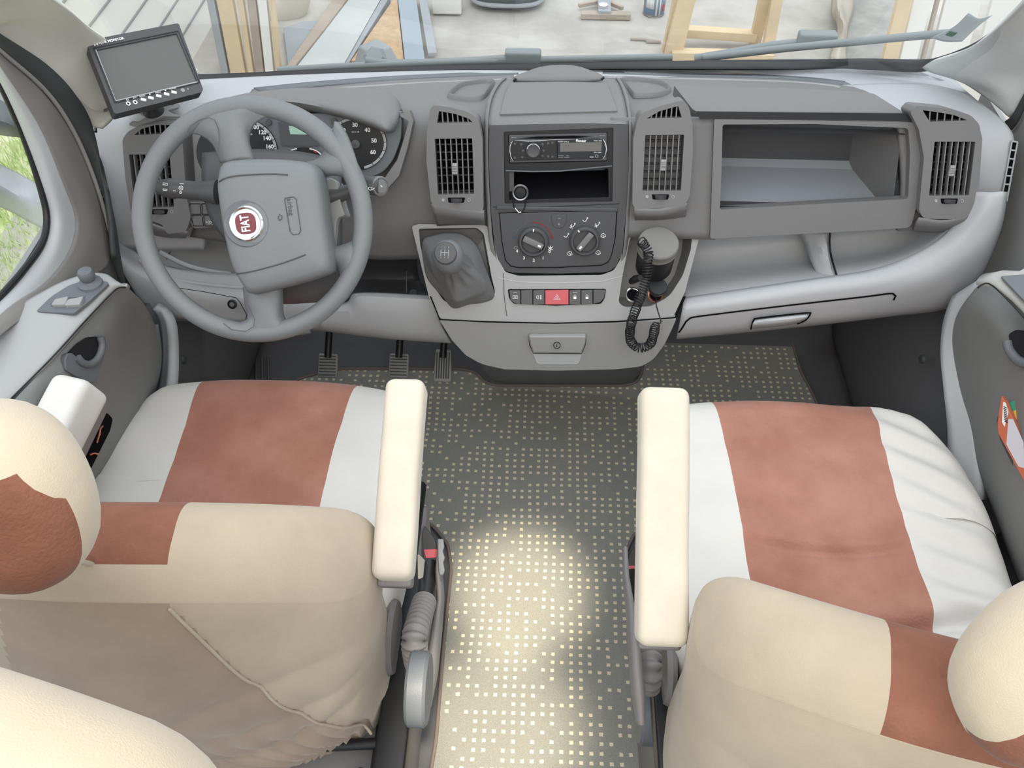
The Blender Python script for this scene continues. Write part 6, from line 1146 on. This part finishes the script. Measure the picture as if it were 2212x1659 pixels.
flat('grey_plank', [(744, 139), (752, 138), (842, -8), (836, -24)], .045, .04, 'slab', 'thin grey plank along the right edge of the pale panel', 'plank')
bm = bmesh.new(); vs = [bm.verts.new(gnd(x, y, .03)) for x, y in ((760, 138), (850, 6), (858, 4), (873, 138))]; bm.faces.new(vs); f_ = finish('chipboard_sheet', bm, 'osb', None, smooth=0, solid=.018); tag(f_, 'orange-brown chipboard sheet on the ground between two grey planks', 'sheet')
timber('blue_grey_plank', gnd(897, 138, .045), gnd(876, -30, .045), .10, .02, mat('blue_grey_board', (.38, .43, .48), .8), 'wide blue-grey plank pointing away right of the chipboard', 'plank')
timber('translucent_strip', gnd(934, 118, .05), gnd(912, -10, .05), .045, .02, 'slab', 'short narrow grey strip beside the wide blue-grey plank', 'strip')
bm = bmesh.new(); bmesh.ops.create_cone(bm, cap_ends=True, segments=4, radius1=.12, radius2=.08, depth=.10, matrix=Matrix.Translation(gnd(812, 120, .115))); s_ = finish('stone_block', bm, 'slab', None, smooth=0, bevel=.01); tag(s_, 'blue-grey block peeping over the left end of the flat wiper', 'block')
bm = bmesh.new(); rbox_bm(bm, (.16, .12, .1), .01, (1, 1, 1), lambda p: gnd(966, 2, .06) + p); b1 = finish('paper_box', bm, 'clad', None); tag(b1, 'small white box on the ground at the top of the photo', 'box')
# old tub, metal tool, paint can
tb = empty('plastic_tub', gnd(1095, 10), 'dark oval plastic tub on the ground beyond the windscreen', 'tub')
c = gnd(1094, 24, .0) + Vector((0, .13, 0)); bm = bmesh.new(); R = []
for (r, h) in ((.0001, .01), (.17, .01), (.19, .03), (.205, .10), (.215, .16), (.225, .165), (.222, .15), (.20, .10), (.185, .04), (.0001, .03)):
    R.append([bm.verts.new(c + Vector((math.copysign(abs(math.cos(t)) ** .7, math.cos(t)) * r, math.copysign(abs(math.sin(t)) ** .7, math.sin(t)) * r * .75, h))) for t in [2 * math.pi * k / 32 for k in range(32)]])
for A, B in zip(R, R[1:]):
    for k in range(32): bm.faces.new((A[k], A[(k + 1) % 32], B[(k + 1) % 32], B[k]))
finish('tub_body', bm, mat('tub_dark', (.13, .15, .155), .6, vary=.3, vscale=8), tb, smooth=50)
tube('tub_rim', [c + Vector((math.copysign(abs(math.cos(t)) ** .7, math.cos(t)) * .205, math.copysign(abs(math.sin(t)) ** .7, math.sin(t)) * .155, .04)) for t in [2 * math.pi * k / 32 for k in range(32)]], .012, 'slab', tb, n=8, closed=True)
tl = empty('rusty_bracket', gnd(1305, 20), 'rusty metal bracket with a hexagon bolt on the ground', 'bracket')
board('base_bar', gnd(1255, 32, .02), gnd(1362, 34, .02), .045, .03, 'old', tl); board('upright_bar', gnd(1306, 30, .035), gnd(1303, -40, .035), .07, .03, 'slab', tl); board('upright_bar', gnd(1250, 12, .03), gnd(1290, 4, .03), .02, .02, 'old', tl); board('upright_bar', gnd(1318, 6, .03), gnd(1345, 18, .03), .02, .02, 'old', tl)
lathe('hexagon_bolt', gnd(1303, 15, .05), (0, 0, 1), [(.028, 0), (.028, .015), (.0001, .017)], 'chrome', tl, n=6)
cn = empty('paint_can', gnd(1410, 22), 'blue and white paint can standing by the wooden frame', 'can'); c = gnd(1413, 40) + Vector((0, .06, 0))
lathe('can_body', c, (0, 0, 1), [(.0001, 0), (.058, 0), (.060, .004), (.058, .008), (.058, .19), (.061, .195), (.0001, .19)], 'steel', cn, n=36)
def cl_patch(a0, a1, z0, z1, mt, nm_):
    bm = bmesh.new(); n = 8; V = [[bm.verts.new(c + Vector((math.cos(math.radians(a0 + (a1 - a0) * k / n)) * .0588, math.sin(math.radians(a0 + (a1 - a0) * k / n)) * .0588, z))) for z in (z0, z1)] for k in range(n + 1)]
    for A, B in zip(V, V[1:]): bm.faces.new((A[0], B[0], B[1], A[1]))
    finish(nm_, bm, mt, cn, smooth=60, solid=.0005)
cl_patch(200, 345, .015, .18, mat('can_blue', (.22, .32, .45), .4), 'can_label'); cl_patch(215, 262, .05, .10, 'white', 'label_patch'); cl_patch(272, 282, .015, .18, 'white', 'label_stripe'); cl_patch(292, 300, .015, .13, 'white', 'label_stripe'); cl_patch(310, 330, .03, .07, 'red', 'label_patch'); cl_patch(312, 328, .09, .15, 'white', 'label_patch')
st = tube('twig', [gnd(x, y, .01) for x, y in ((1362, 83), (1395, 85), (1398, 88), (1428, 90))], [.008, .008, .014, .008], 'old', None, n=8); tag(st, 'grey twig lying on the ground left of the wooden frame', 'twig')
# wooden frame standing at the right
wf = empty('wooden_frame', gnd(1550, 110), 'pale softwood frame of posts and rails standing beyond the right wiper', 'frame')
board('frame_post', gnd(1452, 125, .0), up(1496, -60, 4.3), .085, .05, 'pine', wf, (0, 1, 0)); board('frame_post', gnd(1436, 115, -.02), up(1474, -60, 4.3), .035, .05, 'pine', wf, (0, 1, 0))
board('frame_post', gnd(1655, 122, .0), up(1688, -60, 4.3), .055, .05, 'pine', wf, (0, 1, 0)); board('frame_post', gnd(1630, 95, .0), up(1664, -60, 4.3), .055, .05, 'pine', wf, (0, 1, 0))
board('frame_rail', up(1455, 66, 4.42), up(1632, 78, 4.42), .045, .06, 'pine', wf, (0, 1, 0)); board('frame_rail', gnd(1450, 118, .03), gnd(1668, 124, .03), .06, .05, 'pine', wf)
# tarpaulin, dark ground strip and boards at the far right
bm = bmesh.new(); vs = [bm.verts.new(gnd(x, y, .004)) for x, y in ((1800, 150), (1825, -40), (1945, -40), (1900, 150))]; bm.faces.new(vs); f_ = finish('dark_ground_strip', bm, mat('dark_concrete', (.28, .28, .26), .9, vary=.4, vscale=6, col2=(.40, .39, .36)), None, smooth=0); f_['kind'] = 'structure'
loft('tarpaulin', [[gnd(x, y, z) for x, y, z in r] for r in ([(1800, -40, .05), (1796, 30, .06), (1808, 60, .04), (1790, 130, .03)], [(1815, -40, .14), (1812, 30, .16), (1822, 62, .12), (1808, 130, .06)], [(1830, -40, .04), (1845, 10, .03), (1832, 65, .03), (1828, 130, .02)])], mat('beige_tarp', (.55, .49, .42), .8, .4, 20, vary=.2, vscale=6), None, nu=24, nv=10, solid=.004, fn=lambda p: p + Vector((0, 0, .02 * noise.noise(p * 7))))
tag(bpy.data.objects['tarpaulin'], 'crumpled beige tarpaulin beside the dark strip of ground', 'tarpaulin')
timber('timber_post', gnd(1914, 150), up(1966, -50, 4.25), .07, .04, 'pine', 'pale softwood post in front of the white boards at the right', 'post', None, (0, 1, 0))
timber('white_board', gnd(1955, 150), up(2005, -60, 4.3), .085, .03, 'clad', 'white board just right of the pale softwood post', 'board', None, (0, 1, 0))
timber('white_board', gnd(2040, 150), up(2095, -60, 4.3), .17, .03, 'clad', 'white board behind the windscreen sticker', 'board', None, (0, 1, 0))
timber('grey_batten', gnd(1987, 150), up(2040, -60, 4.3), .016, .03, 'old', 'thin grey batten between the two white boards', 'batten', None, (0, 1, 0))
timber('white_board', gnd(2140, 150), up(2200, -60, 4.3), .18, .03, 'clad', 'rightmost white board at the windscreen corner', 'board', None, (0, 1, 0))
# ---------------------------------------------------------------- driver's side window and the mirror outside it
WN = Plane((-.915, 1, 1), (1, 0, .03), (0, 1, 0)); w2 = plate('window_2', [(-120, -80), (0, 168), (58, 298), (95, 412), (108, 475), (96, 533), (58, 590), (8, 645), (-150, 760)], WN, .003, 'glass', None, bevel=0); w2['kind'] = 'structure'
tube('glass_seal', [WN.off(.004).at(x, y) for x, y in ((-60, 60), (-5, 168), (52, 298), (89, 412), (101, 475), (90, 528), (52, 582), (4, 637), (-60, 705))], .006, 'black', w2, n=8, smoothpts=60)
mr_ = empty('door_mirror', (-1.1, 1.35, .8), 'pale grey door mirror outside the driver side window', 'mirror')
X_ = lambda px, py, X: at(px, py, X=X)
loft('mirror_arm', [[X_(-80, 330, -1.25), X_(0, 355, -1.22), (X_(60, 385, -1.15)), X_(110, 420, -1.0)], [X_(-80, 360, -1.18), X_(0, 382, -1.15), X_(60, 412, -1.10), X_(110, 440, -.98)], [X_(-80, 400, -1.16), X_(0, 415, -1.14), X_(60, 440, -1.09), X_(110, 465, -.98)], [X_(-80, 430, -1.2), X_(0, 448, -1.18), X_(60, 478, -1.12), X_(110, 505, -1.0)]], M['mirror_shell'] if 'mirror_shell' in M else 'pale', mr_, nu=20, nv=14, solid=.02)
loft('mirror_head', [[X_(-80, 180, -1.3), X_(0, 215, -1.28), X_(45, 250, -1.22)], [X_(-80, 240, -1.22), X_(0, 262, -1.2), X_(52, 275, -1.2)], [X_(-80, 275, -1.26), X_(0, 292, -1.25), X_(50, 298, -1.22)]], 'slate', mr_, nu=14, nv=10, solid=.02)
